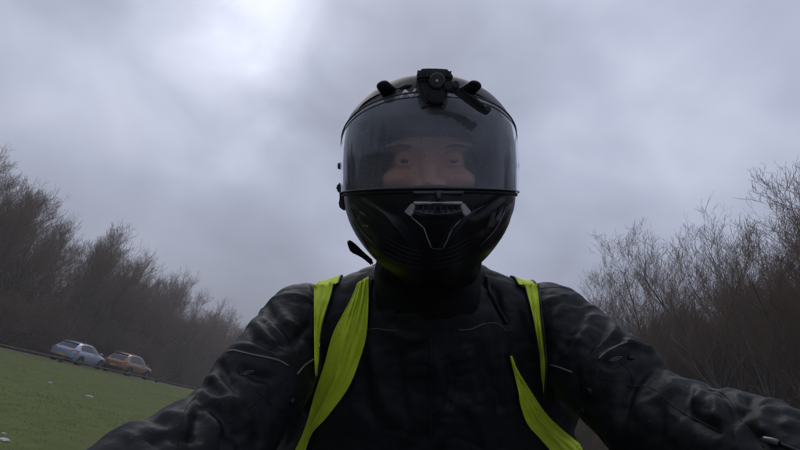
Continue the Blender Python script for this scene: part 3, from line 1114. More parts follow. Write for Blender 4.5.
def fold(pts, amp, width, n=22, wobble=0.0):
    """raise (amp > 0) or press in (amp < 0) the leather along a line traced over it"""
    P = resample(np.array(pts, float), n)
    Q = [jhit(x, y)[0] for x, y in P]
    Q = [q for q in Q if q is not None]
    if len(Q) < 2:
        return
    Q = np.array(Q)
    lo, hi = Q.min(0) - 4 * width, Q.max(0) + 4 * width
    idx = np.nonzero(((JV > lo) & (JV < hi)).all(1))[0]
    if not len(idx):
        return
    X = JV[idx]
    best = np.full(len(idx), 9.0)
    bt = np.zeros(len(idx))
    for i in range(len(Q) - 1):
        if np.linalg.norm(Q[i + 1] - Q[i]) > .08:
            continue
        ab = Q[i + 1] - Q[i]
        t = np.clip(((X - Q[i]) @ ab) / max(ab @ ab, 1e-9), 0, 1)
        d = np.linalg.norm(X - Q[i] - t[:, None] * ab, axis=1)
        m = d < best
        best[m] = d[m]
        bt[m] = (i + t[m]) / (len(Q) - 1)
    taper = np.clip(np.minimum(bt, 1 - bt) * 5 + .25, 0, 1)
    disp[idx] += amp * taper * np.exp(-(best / width) ** 2)


mm = .001
V_ = [  # pressed-in creases
    ([(262, 300), (267, 305), (274, 317), (284, 330), (297, 344)], -11, 7), ([(253, 336), (267, 347), (282, 355)], -7, 6), ([(262, 322), (271, 334), (286, 348)], -7, 5),
    ([(297, 275), (307, 279), (312, 288), (314, 306)], -6, 4), ([(309, 325), (298, 337), (292, 347)], -7, 6), ([(240, 320), (252, 333), (262, 345)], -4, 6),
    ([(199, 393), (202, 398), (215.5, 409), (227, 423), (238, 445)], -13, 8), ([(218, 362), (224, 374), (235.5, 392)], -9, 6), ([(236, 367), (251, 374), (273, 380)], -8, 7),
    ([(206, 383), (214, 394), (226, 398)], -9, 6), ([(185.6, 390), (198, 401), (200, 413), (194, 426), (190, 448)], -9, 7), ([(129, 435), (149, 425), (170, 425)], -6, 8),
    ([(150, 446), (165, 438), (180, 440)], -6, 7), ([(245, 425), (255, 437), (262, 449)], -6, 8), ([(300, 405), (296, 425), (288, 446)], -8, 8),
    ([(589, 309), (579, 319), (568, 334), (557, 349)], -9, 7), ([(608, 322), (603, 334), (594, 343), (584, 355)], -7, 6), ([(622, 338), (610, 344), (598, 351)], -8, 5),
    ([(585, 303), (570, 310), (556, 322)], -4, 7), ([(570, 340), (560, 352), (556, 362)], -6, 6),
    ([(650, 366), (638, 377), (630, 387), (624, 404), (620, 424)], -12, 7), ([(577, 367), (576, 385), (577, 400), (590, 404), (606, 388)], -6, 5),
    ([(601, 362), (612, 367), (626, 360)], -6, 5), ([(748, 404), (749, 396), (758, 391), (765, 398)], -9, 5), ([(762, 401), (749, 408), (741, 415)], -8, 5),
    ([(700, 378), (709, 391), (722, 393), (735, 408), (741, 421), (753, 434), (764, 448)], -8, 6), ([(680, 409), (689, 414), (702, 423), (722, 434)], -7, 7),
    ([(794, 420), (803, 414)], -7, 5), ([(690, 385), (688, 400), (690, 412)], -5, 6), ([(655, 400), (660, 420), (656, 446)], -6, 9), ([(730, 400), (728, 415), (733, 430)], -5, 6),
    ([(364, 350), (365, 390), (375, 425)], -8, 9), ([(395, 345), (400, 380), (408, 420)], -7, 9), ([(450, 360), (452, 385), (446, 410)], -8, 8), ([(480, 345), (488, 380), (505, 415)], -7, 9),
    ([(480, 268), (485, 284), (496, 291), (498, 306), (508, 324)], -7, 5), ([(405, 352), (420, 345), (445, 325)], -5, 7), ([(372, 300), (385, 322), (410, 338)], -5, 8), ([(515, 300), (522, 330), (530, 350)], -5, 7),
]
R_ = [  # raised folds
    ([(250, 315), (262, 334), (275, 348)], 6, 8), ([(272, 303), (284, 320), (300, 334)], 6, 9), ([(230, 345), (253, 348), (275, 354), (288, 360)], 5, 5),
    ([(200, 392), (213, 397), (233, 402), (243, 411)], 10, 7), ([(213, 376), (224, 385), (232, 395)], 7, 6), ([(143, 413), (163, 413), (181, 421), (185, 440)], 8, 9),
    ([(203, 401), (215, 417), (220, 435)], 8, 7), ([(238, 378), (256, 388), (270, 386)], 5, 9), ([(120, 440), (140, 430), (155, 432)], 5, 7), ([(228, 400), (246, 418), (252, 440)], 7, 9),
    ([(595, 308), (588, 325), (576, 345)], 7, 8), ([(615, 328), (609, 340), (595, 350)], 6, 6), ([(565, 300), (556, 318), (550, 335)], 4, 9), ([(606, 350), (618, 352), (634, 347)], 6, 7),
    ([(698, 406), (701, 391), (697, 378)], 8, 7), ([(716, 422), (719, 406), (715, 395)], 8, 7), ([(733, 388), (742, 400), (752, 406)], 5, 6), ([(770, 405), (762, 420), (766, 436)], 7, 8),
    ([(755, 386), (765, 392), (776, 402)], 9, 6), ([(785, 408), (790, 418), (786, 430)], 6, 7), ([(665, 376), (672, 384), (680, 396)], 7, 8), ([(640, 395), (636, 415), (630, 440)], 6, 9),
    ([(372, 347), (378, 382), (390, 420)], 9, 8), ([(430, 352), (440, 375), (441, 400), (435, 420)], 9, 7), ([(455, 392), (448, 425), (438, 448)], 8, 7), ([(470, 350), (474, 385), (490, 420)], 6, 9),
    ([(500, 345), (506, 375), (520, 400)], 6, 9), ([(376, 312), (392, 330), (420, 340), (450, 322)], 6, 8), ([(462, 400), (480, 420), (484, 446)], 7, 9), ([(410, 395), (412, 420), (402, 446)], 6, 9),
    ([(620, 343), (640, 350), (654, 356)], 9, 7), ([(640, 352), (652, 360), (656, 370)], 9, 6),
]
for p, a, w in V_:
    fold(p, a * mm * .95, w * mm * 1.15)
for p, a, w in R_:
    fold(p, a * mm * .9, w * mm * 1.25)

# fine slack of the leather: irregular rolls across the sleeves, softer on the body


def arm_coord(X, A, B):
    ab = B - A
    t = ((X - A) @ ab) / (ab @ ab)
    return t, np.linalg.norm(X - A - np.clip(t, 0, 1)[:, None] * ab, axis=1)


wr = np.zeros(len(JV))
for A, B, fq in ((SL, EL, 30), (EL, WL, 26), (SR, ER, 30), (ER, WR, 26)):
    t, d = arm_coord(JV, A, B)
    inside = np.clip((.115 - d) / .03, 0, 1) * np.clip(t * 5 + .4, 0, 1) * np.clip((1.05 - t) * 8, 0, 1)
    ln = np.linalg.norm(B - A)
    warp = vnoise(JV * 9 + 3.1) * 1.8
    n = vnoise(np.stack([t * ln * fq + warp, JV[:, 0] * 7 + warp, JV[:, 2] * 9], 1))
    ridged = 1 - np.abs(2 * n - 1)
    wr = np.maximum(wr, inside * (ridged ** 3))
body_n = vnoise(np.stack([JV[:, 0] * 26, JV[:, 1] * 10, JV[:, 2] * 9], 1) + 2) - .5
fine = vnoise(JV * 60) - .5
warp_all = vnoise(JV * 14 + 8)
fine2 = vnoise(JV * 28 + 9) - .5
cr1 = vnoise(JV * np.array([34, 34, 48]) + warp_all[:, None] * 1.5)
cr2 = vnoise(JV * 75 + warp_all[:, None] * 2 + 5)
creases = -(1 - np.abs(2 * cr1 - 1)) ** 5 * .0022 - (1 - np.abs(2 * cr2 - 1)) ** 5 * .0012
disp += wr * .0055 + body_n * .005 + fine * .0006 + fine2 * .0012 + creases
fm = np.linalg.norm((JV - CT) * np.array([1, 1, .8]), axis=1)
disp *= np.clip((fm - .04) / .05, .5, 1)
JV2 = JV + JN * disp[:, None]
JV2 = relax(JV2, JF, 1, .35)
# deeper, sewn-in look: the neck warmer takes its own cloth
jm = mesh('jacket', JV2, JF)
jacket = obj('jacket', jm, M['leather'], rider)
JB = bvh(JV2, JF)


def on_jacket(pts, n, off=.001):
    P = resample(np.array(pts, float), n)
    out = []
    for x, y in P:
        h, nn = jhit(x, y, JB)
        if h is not None and (not out or np.linalg.norm(h - out[-1]) < .08):
            out.append(h + nn * (off if nn @ (CAM - h) > 0 else -off))
    return out


def trim(name, pts, rad, m_, n=26, off=.001):
    P = on_jacket(pts, n, off)
    if len(P) > 1:
        Q = resample(np.array(P), n)
        for _ in range(3):
            Q[1:-1] = .5 * Q[1:-1] + .25 * (Q[:-2] + Q[2:])
        obj(name, tube_mesh(name, Q, rad, 6), m_, jacket)


for p in ([(227, 352), (234, 350.5), (253, 355), (275, 359.5), (284, 363), (288, 366)], [(297, 374), (305, 365), (314, 359)],
          [(628, 342), (614, 348), (604, 354), (599, 359)], [(551, 365), (561, 368), (572, 372)],
          [(458, 329.5), (470, 329.5), (483, 324), (496, 323), (507, 331.7)], [(367, 329.5), (376, 328.5), (389, 330.5), (398, 331)]):
    chest = p[0][0] in (458, 367)
    trim('piping', p, .0008 if chest else .0014, M['silver_dim'] if chest else M['piping'], 24, .0008)
for p in ([(286, 379), (262, 398), (242, 412), (229, 424)], [(236, 368), (249, 383), (264, 398), (282, 412), (296, 421)], [(597, 378), (614, 380), (630, 387), (647, 387), (659, 392), (671, 405), (690, 417), (722, 432)],
          [(700, 377), (709, 390), (722, 392), (735, 408), (741, 421), (753, 434), (764, 448)], [(298, 276), (307, 280), (312, 290), (314, 305)], [(605, 388), (596, 398), (589, 404), (577, 400)],
          [(620, 362), (630, 372), (633, 384)], [(178, 446), (181, 425), (186, 408), (196, 396)]):
    trim('seam', p, .0008, M['seam'], 30, .0002)
for (x, y, r_) in ((293, 402, .0075), (589, 392, .0075), (631, 357.5, .0055), (582, 411, .006), (314, 303, .004)):
    h, n = jhit(x, y, JB)
    if h is not None:
        if n @ (CAM - h) < 0:
            n = -n
        bm = bmesh.new()
        bmesh.ops.create_cone(bm, segments=20, radius1=r_, radius2=r_ * .7, depth=.004, cap_ends=True)
        o = obj('snap_button', bm_mesh('snap_button', bm, True), M['snap'], jacket)
        o.location = h + n * .001
        o.rotation_euler = Vector(n).to_track_quat('Z', 'Y').to_euler()
# embossed sleeve badges and cuff zip pull
for (x0, y0, x1, y1) in ((240, 375, 254, 371), (609, 361, 622, 357)):
    for q in range(2):
        pts = [(x0 + (x1 - x0) * s, y0 + (y1 - y0) * s + (1.6 if q else -1.6) * math.sin(math.pi * s)) for s in np.linspace(0, 1, 6)]
        trim('badge', pts, .0008, M['silver_dim'], 14, .0004)
    trim('badge', [(x0 + 3, (y0 + y1) / 2 + .7), ((x0 + x1) / 2, (y0 + y1) / 2 + .3), (x1 - 3, (y0 + y1) / 2 - .7)], .001, M['silver_dim'], 10, .0004)
trim('zip_pull', [(767, 440), (773, 441.5), (780, 444)], .0035, M['shell_light'], 8, .003)
trim('zip', [(780, 444), (800, 452), (820, 460)], .0022, M['snap'], 12, .001)
trim('zip', [(430, 338), (432, 370), (431, 410), (430, 455)], .0022, M['seam'], 30, .0005)


# ---- hi-vis vest straps, cloth with thickness lying over the jacket
def strap(name, left, right, rows, cols, back, label=None, seed=0.0, pleats=()):
    Lp, Rp = resample(np.array(left, float), rows), resample(np.array(right, float), rows)
    V = []
    ok = []
    for i in range(rows):
        for j in range(cols):
            s = j / (cols - 1)
            x, y = Lp[i] * (1 - s) + Rp[i] * s
            h, n = jhit(x, y, JB)
            if h is None:
                h = np.array(JB.find_nearest(Vector(at(x, y, .84)))[0])
            V.append(h)
    G = np.array(V).reshape(rows, cols, 3)
    dep = (G - CAM) @ FWD
    dsm = dep.copy()
    for _ in range(6):       # cloth bridges the creases under it
        d2 = dsm.copy()
        d2[1:-1, :] = .5 * dsm[1:-1, :] + .25 * (dsm[:-2, :] + dsm[2:, :])
        d2[:, 1:-1] = .5 * d2[:, 1:-1] + .25 * (d2[:, :-2] + d2[:, 2:])
        dsm = np.minimum(d2, dep)
    wave = np.zeros((rows, cols))
    ss = np.linspace(0, 1, cols)[None, :]
    tt = np.linspace(0, 1, rows)[:, None]
    for (c0, c1, wd, amp) in pleats:
        c = c0 + (c1 - c0) * tt
        wave += amp * np.exp(-((ss - c) / wd) ** 2)
    wave += .0016 * np.sin(tt * 17 + ss * 6 + seed) * np.sin(ss * 9 + seed)
    k = (dsm - .007 - wave) / dep
    G = CAM + (G - CAM) * k[:, :, None]
    if back:
        extra = []
        top = G[0]
        for e_ in range(1, 9):
            row = []
            for j in range(cols):
                q = top[j] + np.array([0, .016 * e_, 0])
                h, n, _, _ = JB.ray_cast(Vector((q[0], q[1], 1.6)), Vector((0, 0, -1)))
                z = h[2] + .006 if h is not None else top[j][2] - .03 * e_
                row.append((q[0], q[1], max(z, top[j][2] - .03 * e_)))
            extra.append(row)
        G = np.concatenate([np.array(extra[::-1]), G], 0)
    r_, c_ = G.shape[:2]
    F = [(i * c_ + j, i * c_ + j + 1, (i + 1) * c_ + j + 1, (i + 1) * c_ + j) for i in range(r_ - 1) for j in range(c_ - 1)]
    o = obj(name, mesh(name, G.reshape(-1, 3), F), M['hivis'], vest)
    s = o.modifiers.new('thickness', 'SOLIDIFY')
    s.thickness = .0022
    s.offset = 0
    for side, nm in ((0, 'a'), (-1, 'b')):
        pts = G[:, side]
        yield_ = pts + (CAM - pts) * .002
        edges.append((yield_, o))
    return o


edges = []
vest = bpy.data.objects.new('safety_vest', None)
COL.objects.link(vest)
vest.parent = rider
strap('vest_strap', [(314.6, 270.6), (314.6, 300), (314.8, 344.5), (315.6, 376)], [(336, 271), (331.5, 294), (322, 327.6), (317, 376)], 46, 14, True, seed=1, pleats=((.3, .4, .12, .002),))
strap('vest_strap', [(358, 283), (351, 300), (343, 315), (333, 335), (324.5, 365), (316, 391), (305, 429), (292, 458)],
      [(368, 277), (368, 302), (366, 334), (360, 357), (348, 387), (327, 416), (311, 434), (303, 458)], 90, 30, False, seed=2,
      pleats=((.35, .55, .05, .004), (.75, .3, .05, .004), (.12, .8, .04, .003), (.55, .75, .035, -.003), (.9, .62, .05, .003)))
strap('vest_strap', [(521.6, 277), (527, 294), (534, 323.7), (540.7, 366), (543, 398)], [(537.5, 277), (540.7, 306.7), (546, 357.7), (546.5, 375), (544, 398)], 50, 14, True, seed=3, pleats=((.5, .6, .12, .002),))
strap('vest_strap', [(510.5, 356), (515, 375), (519, 392), (521, 405), (528, 424), (541, 439), (556, 456)],
      [(511.5, 356), (517.4, 370.5), (528, 387.5), (545, 413), (562, 430), (578, 443), (592, 456)], 64, 24, False, seed=4,
      pleats=((.3, .7, .06, .004), (.8, .35, .05, .004), (.1, .5, .05, .003), (.6, .85, .04, -.003)))
for i, (P, o) in enumerate(edges):
    mt = M['hivis_edge'] if i in (1, 5, 4) else M['hivis']
    Q = resample(P, 50)
    obj('binding', tube_mesh('binding', Q, .0022 if i in (5,) else .0011, 6), mt, o)

# ---- helmet shell
py_w = [(78.5, 0.0, 0.0, 0.0), (82, 22, -.045, .05), (86, 37, -.062, .075), (90, 46, -.076, .095), (100, 62, -.094, .120), (110, 71.5, -.108, .135), (120, 78.5, -.120, .145), (135, 81.7, -.134, .158),
        (150, 83.4, -.143, .167), (165, 83.9, -.150, .172), (190, 83.7, -.157, .172), (202, 83, -.161, .168), (212, 81.7, -.163, .163), (225, 78, -.163, .155), (238, 72, -.158, .145), (250, 64.5, -.150, .13),
        (260, 57, -.141, .118), (269, 48, -.130, .105), (278, 38, -.115, .09), (285, 28, -.100, .08)]
tab = np.array([((178 - p) * .745 / FPX * (1 if p < 190 else .93), w * .745 / FPX, a, b) for p, w, a, b in py_w])[::-1]


def hsec(z):
    return [float(np.interp(z, tab[:, 0], tab[:, k])) for k in (1, 2, 3)]


ZT, ZB = tab[-1, 0], tab[0, 0]


def hpt(phi, z, grow_=0.0):
    """shell point in helmet space; phi 0 is the front"""
    w, yf, yb = hsec(z)
    s, c = math.sin(phi), math.cos(phi)
    ee = .88
    x = (w + grow_) * math.copysign(abs(s) ** ee, s)
    y = (yf - grow_) * abs(c) ** .95 if c > 0 else (yb + grow_) * abs(c) ** .95
    return (x, y, z)


nz_, nphi = 150, 180
tt = np.linspace(0, 1, nz_)
zs = ZT - (ZT - ZB) * (tt ** 1.5 * .85 + tt * .15)
# smooth the profile table a little
kz = np.linspace(ZB, ZT, 400)
sm = np.stack([np.interp(kz, tab[:, 0], tab[:, k]) for k in (1, 2, 3)], 1)
for _ in range(60):
    sm[1:-1] = .5 * sm[1:-1] + .25 * (sm[:-2] + sm[2:])
tab = np.concatenate([kz[:, None], sm], 1)
PORT = lambda x, y, z: y < -.03 and (-.027 < z < .072) and (abs(x) < .118)
V = [hpt(2 * math.pi * j / nphi, z) for z in zs for j in range(nphi)]
V = np.array(V)
# prow of the chin bar and shallow sculpted channels either side
x, y, z = V.T
chin = np.exp(-((z + .058) / .03) ** 2) * (y < 0)
V[:, 1] -= chin * .006 * np.exp(-(x / .03) ** 2)
for sg in (-1, 1):
    for (x0, z0, x1, z1, dpt, wd) in ((.118, -.034, .050, -.088, .006, .006), (.100, -.030, .042, -.066, .005, .005), (.123, -.055, .075, -.098, .005, .006)):
        A, B_ = np.array([x0 * sg, z0]), np.array([x1 * sg, z1])
        Q = V[:, [0, 2]]
        ab = B_ - A
        t = np.clip(((Q - A) @ ab) / (ab @ ab), 0, 1)
        d = np.linalg.norm(Q - A - t[:, None] * ab, axis=1)
        V[:, 1] += (V[:, 1] < 0) * dpt * np.exp(-(d / wd) ** 2) * np.clip(np.minimum(t, 1 - t) * 6 + .1, 0, 1)
F = []
for i in range(nz_ - 1):
    for j in range(nphi):
        q = (i * nphi + j, (i + 1) * nphi + j, (i + 1) * nphi + (j + 1) % nphi, i * nphi + (j + 1) % nphi)
        c = V[list(q)].mean(0)
        if PORT(*c):
            continue
        F.append(q)
F.append(tuple(range(nphi)))
Fs = np.array([q for q in F if len(q) == 4])
helmet = obj('helmet', mesh('helmet', V, F), M['shell'], rider)
helmet.matrix_parent_inverse = Matrix.Identity(4)
helmet.matrix_local = HM
so = helmet.modifiers.new('wall', 'SOLIDIFY')
so.thickness, so.offset = .004, -1
full = np.array([(i * nphi + j, (i + 1) * nphi + j, (i + 1) * nphi + (j + 1) % nphi, i * nphi + (j + 1) % nphi) for i in range(nz_ - 1) for j in range(nphi)])
HB = bvh(V, full)                                # shell without the opening, for laying things on
camH = HMi @ Vector(CAM)


def hhit(px, py, off=0.0, tree=None):
    d = (HMi.to_3x3() @ Vector(ray(px, py))).normalized()
    h, n, i, _ = (tree or HB).ray_cast(camH, d)
    if h is None:
        h, n, i, _ = (tree or HB).find_nearest(camH + d * .74)
    if n.dot(camH - h) < 0:
        n = -n
    return np.array(h + n * off)


# inner lining with its own, smaller opening
Vi, Fi = [], []
a_, b_ = 150, 200
zi = np.linspace(ZT - .02, ZB + .006, a_)
for z in zi:
    w, yf, yb = hsec(z)
    for j in range(b_):
        ph = 2 * math.pi * j / b_
        s, c = math.sin(ph), math.cos(ph)
        th = .030
        Vi.append((max(w - th, .01) * math.copysign(abs(s) ** .9, s), (min(yf + .030, -.01) if c > 0 else yb - .03) * abs(c), z))
for i in range(a_ - 1):
    for j in range(b_):
        q = (i * b_ + j, (i + 1) * b_ + j, (i + 1) * b_ + (j + 1) % b_, i * b_ + (j + 1) % b_)
        c = np.array([Vi[k] for k in q]).mean(0)
        if c[1] < -.02 and (abs(c[0]) / .083) ** 3.2 + (abs(c[2] - .008) / (.046 if c[2] > .008 else .060)) ** 3.2 < 1 and c[2] > -.034:
            continue
        Fi.append(q)
Fi.append(tuple(range(b_)))
lin = obj('lining', mesh('lining', Vi, Fi), M['liner'], helmet)
so = lin.modifiers.new('pad', 'SOLIDIFY')
so.thickness, so.offset = .016, -1
# breath deflector at the bottom of the opening
V_b, F_b = [], []
for i in range(21):
    ph = R(-34 + 68 * i / 20)
    p0 = np.array(hpt(ph, -.029, -.012))
    hgt = .003 + .004 * math.exp(-((i - 10) / 4) ** 2)
    V_b += [p0, p0 + np.array([0, .012, hgt])]
F_b = [(2 * i, 2 * i + 2, 2 * i + 3, 2 * i + 1) for i in range(20)]
bd = obj('breath_deflector', mesh('breath_deflector', V_b, F_b), M['deflector'], helmet)
bd.modifiers.new('t', 'SOLIDIFY').thickness = .002

# visor
nu, nv = 96, 44
Vv = []
PH = R(88)


def vtop(ph):
    a = abs(ph) / PH
    return .1015 - .058 * a ** 2 + .008 * a ** 4


def vbot(ph):
    a = abs(ph) / PH
    return -.0285 + .004 * a ** 2


for i in range(nu + 1):
    ph = -PH + 2 * PH * i / nu
    for j in range(nv + 1):
        z = vbot(ph) + (vtop(ph) - vbot(ph)) * j / nv
        Vv.append(hpt(ph, z, .0042))
Fv = [(i * (nv + 1) + j, (i + 1) * (nv + 1) + j, (i + 1) * (nv + 1) + j + 1, i * (nv + 1) + j + 1) for i in range(nu) for j in range(nv)]
visor = obj('visor', mesh('visor', Vv, Fv), M['visor'], helmet)
VB = bvh(np.array(Vv), Fv)
edge_t = [hpt(-PH + 2 * PH * i / 80, vtop(-PH + 2 * PH * i / 80) + .001, .0045) for i in range(81)]
edge_t2 = [hpt(-PH + 2 * PH * i / 80, vtop(-PH + 2 * PH * i / 80) - .0065, .0048) for i in range(81)]
edge_b = [hpt(-PH + 2 * PH * i / 80, vbot(-PH + 2 * PH * i / 80), .0045) for i in range(81)]
obj('visor_seal', tube_mesh('visor_seal', edge_t, .0012, 8), M['rubber_grey'], helmet)
obj('visor_edge', tube_mesh('visor_edge', edge_t2, .0006, 6), M['rubber_grey'], visor.parent)
obj('visor_edge', tube_mesh('visor_edge', edge_b, .0009, 8), M['rubber_grey'], visor.parent)
gap = [hpt(-PH + 2 * PH * i / 80, vbot(-PH + 2 * PH * i / 80) - .004, .001) for i in range(81)]
obj('port_seal', tube_mesh('port_seal', gap, .0020, 8), M['seam'], helmet)
for sg in (-1, 1):
    bm = bmesh.new()
    bmesh.ops.create_cone(bm, segments=24, radius1=.006, radius2=.0045, depth=.006, cap_ends=True)
    bmesh.ops.bevel(bm, geom=[e for e in bm.edges if e.calc_length() < .003], offset=.0005, segments=1, affect='EDGES')
    o = obj('visor_pivot', bm_mesh('visor_pivot', bm, True), M['plastic'], helmet)
    p = np.array(hpt(sg * R(88), .018, .006))
    o.location = p
    o.rotation_euler = (0, sg * R(90), 0)


def prism(name, poly, back, front, m_, parent, bevel=.0006, space='helmet'):
    """outline given as points on a surface, pushed out along the outline's mean normal"""
    P = np.array(poly)
    c = P.mean(0)
    n = np.zeros(3)
    for i in range(len(P)):
        n += np.cross(P[i] - c, P[(i + 1) % len(P)] - c)
    n /= np.linalg.norm(n)
    if n @ (np.array(camH if space == 'helmet' else CAM) - c) < 0:
        n = -n
    bm = bmesh.new()
    a = [bm.verts.new(p + n * back) for p in P]
    b = [bm.verts.new(p + n * front) for p in P]
    k = len(P)
    bm.faces.new(a[::-1])
    bm.faces.new(b)
    for i in range(k):
        bm.faces.new((a[i], a[(i + 1) % k], b[(i + 1) % k], b[i]))
    bmesh.ops.recalc_face_normals(bm, faces=bm.faces)
    if bevel:
        bmesh.ops.bevel(bm, geom=bm.edges[:], offset=bevel, segments=2, affect='EDGES')
    return obj(name, bm_mesh(name, bm), m_, parent)


def hpoly(pts):
    return [hhit(x, y) for x, y in pts]


def hstrip(name, pts, width, m_, off=.0006, n=24, taper=True, parent=None):
    """a thin painted or moulded line on the shell"""
    P = resample(np.array(pts, float), n)
    Q = [hhit(x, y, off) for x, y in P]
    rad = [width * (min(1, .25 + 4 * min(i, n - 1 - i) / n) if taper else 1) for i in range(n)]
    obj(name, tube_mesh(name, Q, rad, 6), m_, parent or helmet)


# chin vent
q = lambda X, Y: (380 + X / 6.92, 195 + Y / 6.92)
vent = prism('chin_vent', hpoly([q(185, 118), q(228, 62), q(570, 62), q(612, 120), q(580, 142), q(400, 172), q(220, 142)]), -.006, .0035, M['rubber'], helmet)
for pl in ([q(178, 118), q(228, 58), q(250, 70), q(248, 118), q(222, 150)], [q(616, 118), q(568, 58), q(546, 70), q(550, 118), q(578, 150)],
           [q(228, 56), q(570, 56), q(560, 73), q(238, 73)]):
    prism('vent_trim', hpoly(pl), -.002, .0062, M['silver'], helmet, .0008)
prism('vent_lip', hpoly([q(222, 124), q(578, 124), q(580, 140), q(480, 160), q(400, 168), q(320, 160), q(218, 140)]), 0, .0085, M['shell_grey'], helmet, .001)
for k in range(8):
    xx = 268 + k * 37
    prism('vent_bar', hpoly([q(xx - 5, 76), q(xx + 5, 76), q(xx + 5, 122), q(xx - 5, 122)]), .001, .0052, M['shell_grey'], helmet, .0004)
hstrip('chin_line', [q(216, 150), q(262, 190), q(305, 228)], .0007, M['silver'], taper=False, n=8)
hstrip('chin_line', [q(305, 228), q(330, 300), q(356, 362)], .0007, M['silver'], taper=False, n=8)
hstrip('chin_line', [q(582, 150), q(540, 190), q(498, 228)], .0007, M['silver'], taper=False, n=8)
hstrip('chin_line', [q(498, 228), q(470, 300), q(440, 362)], .0007, M['silver'], taper=False, n=8)
hstrip('chin_line', [q(356, 362), q(372, 370), q(425, 370), q(440, 362)], .0006, M['silver_dim'], taper=False, n=8)
# visor catch in the middle of the lower edge
prism('visor_catch', hpoly([(434, 193), (442, 193), (440, 197), (439.5, 201), (437, 201), (436, 197)]), -.001, .009, M['rubber_grey'], helmet, .001)
prism('visor_tab', hpoly([(412, 193.5), (464, 193.5), (462, 196), (414, 196)]), .001, .0068, M['rubber_grey'], helmet, .0006)
# painted graphics: slanted bars and sweeping lines
for sg in (-1, 1):
    X = lambda x: 428 + sg * (428 - x)
    prism('graphic_bar', hpoly([(X(352.5), 206), (X(357), 207), (X(361), 219), (X(356.5), 221)]), -.001, .0008, M['shell_grey'], helmet, 0)
    prism('graphic_bar', hpoly([(X(360), 211), (X(365), 214), (X(369), 227), (X(363), 229 - 3)]), -.001, .0008, M['shell_light'], helmet, 0)
    hstrip('graphic_line', [(X(350), 207), (X(360), 228), (X(376), 246)], .0010, M['shell_light'])
    for k in range(6):
        hstrip('graphic_line', [(X(372 + k * 5), 205 + k * 2), (X(386 + k * 5), 215 + k * 4), (X(400 + k * 4), 232 + k * 5)], .0011 - k * .0001, M['shell_grey'])
    for k in range(5):
        hstrip('graphic_line', [(X(385), 236 + k * 5), (X(403), 246 + k * 4.5), (X(424), 252 + k * 4)], .0004, M['shell_grey'])
    # upper air intakes on the crown
    f = Field((-.03, -.05, -.03), (.03, .06, .04), .0016)
    f.capsule((0, -.028, -.004), (0, .035, .006), .007, .012, .006)
    f.capsule((-sg * .018, -.005, -.010), (sg * .013, .015, -.004), .009, .007, .008)
    f.capsule((0, .004, .004), (0, .016, .011), .006, .0055, .003)
    V9, F9 = f.nets()
    o = obj('crown_vent', mesh('crown_vent', relax(V9, F9, 1), F9), M['rubber'], helmet)
    p = hhit(X(390.5), 89.5)
    o.location = p + np.array([0, .012, -.003])
    o.rotation_euler = (R(-10), sg * R(20), sg * R(15))
    o.scale = (1.3, 1.2, .66)
    hstrip('crown_ridge', [(X(352), 122), (X(362), 106), (X(376), 96), (X(386), 92)], .003, M['shell'], off=-.001)
# lettering on the brow
tcv = bpy.data.curves.new('lettering', 'FONT')
tcv.body = 'NITRO'
tcv.size, tcv.shear, tcv.offset, tcv.space_character = 1.0, .35, .022, 1.12
to = bpy.data.objects.new('lettering', tcv)
COL.objects.link(to)
bpy.context.view_layer.update()
tm = bpy.data.meshes.new_from_object(to.evaluated_get(bpy.context.evaluated_depsgraph_get()))
bpy.data.objects.remove(to)
bm = bmesh.new()
bm.from_mesh(tm)
bmesh.ops.subdivide_edges(bm, edges=bm.edges[:], cuts=2)
xs_ = [v.co.x for v in bm.verts]
x0, x1 = min(xs_), max(xs_)
zt_ = max(v.co.y for v in bm.verts)
for v in bm.verts:
    u_ = (v.co.x - x0) / (x1 - x0)
    px = 399.5 + 63 * u_
    py = 96.4 - v.co.y / zt_ * 7.6 + .8 * (u_ - .45) ** 2 * 12
    v.co = hhit(px, py, .0009)
obj('lettering', bm_mesh('lettering', bm), M['letter'], helmet)

# visor lever and chin-strap tab on the rider's right
def slab(name, px_poly, depth, th, m_, parent, bevel=.002):
    P = [np.array((HMi @ Vector(at(x, y, depth)))[:]) for x, y in px_poly]
    return prism(name, P, -th / 2, th / 2, m_, parent, bevel)


w_ = lambda X, Y: (330 + X / 4.5, 170 + Y / 4.5)
slab('visor_lever', [w_(28, 92), w_(36, 62), w_(52, 58), w_(64, 88), w_(70, 120), w_(66, 150), w_(72, 186), w_(50, 176), w_(40, 160), w_(46, 120), w_(42, 96)], .735, .016, M['plastic'], helmet)
slab('chin_strap', [w_(76, 318), w_(84, 312), w_(112, 330), w_(150, 368), w_(196, 408), w_(190, 432), w_(150, 398), w_(118, 380), w_(96, 372), w_(84, 350)], .70, .010, M['textile'], helmet)
# neck roll under the shell
f = Field((-.13, -.15, -.05), (.13, .16, .06), .0035)
for k in range(26):
    a = 2 * math.pi * k / 26
    b = 2 * math.pi * (k + 1) / 26
    g_ = lambda t: (.060 * math.sin(t), (-.062 if math.cos(t) > 0 else .085) * abs(math.cos(t)), .0)
    f.capsule(g_(a), g_(b), .018, .018, .006)
V9, F9 = f.nets()
o = obj('neck_roll', mesh('neck_roll', V9, F9), M['liner'], helmet)
o.location = (0, .012, ZB + .008)
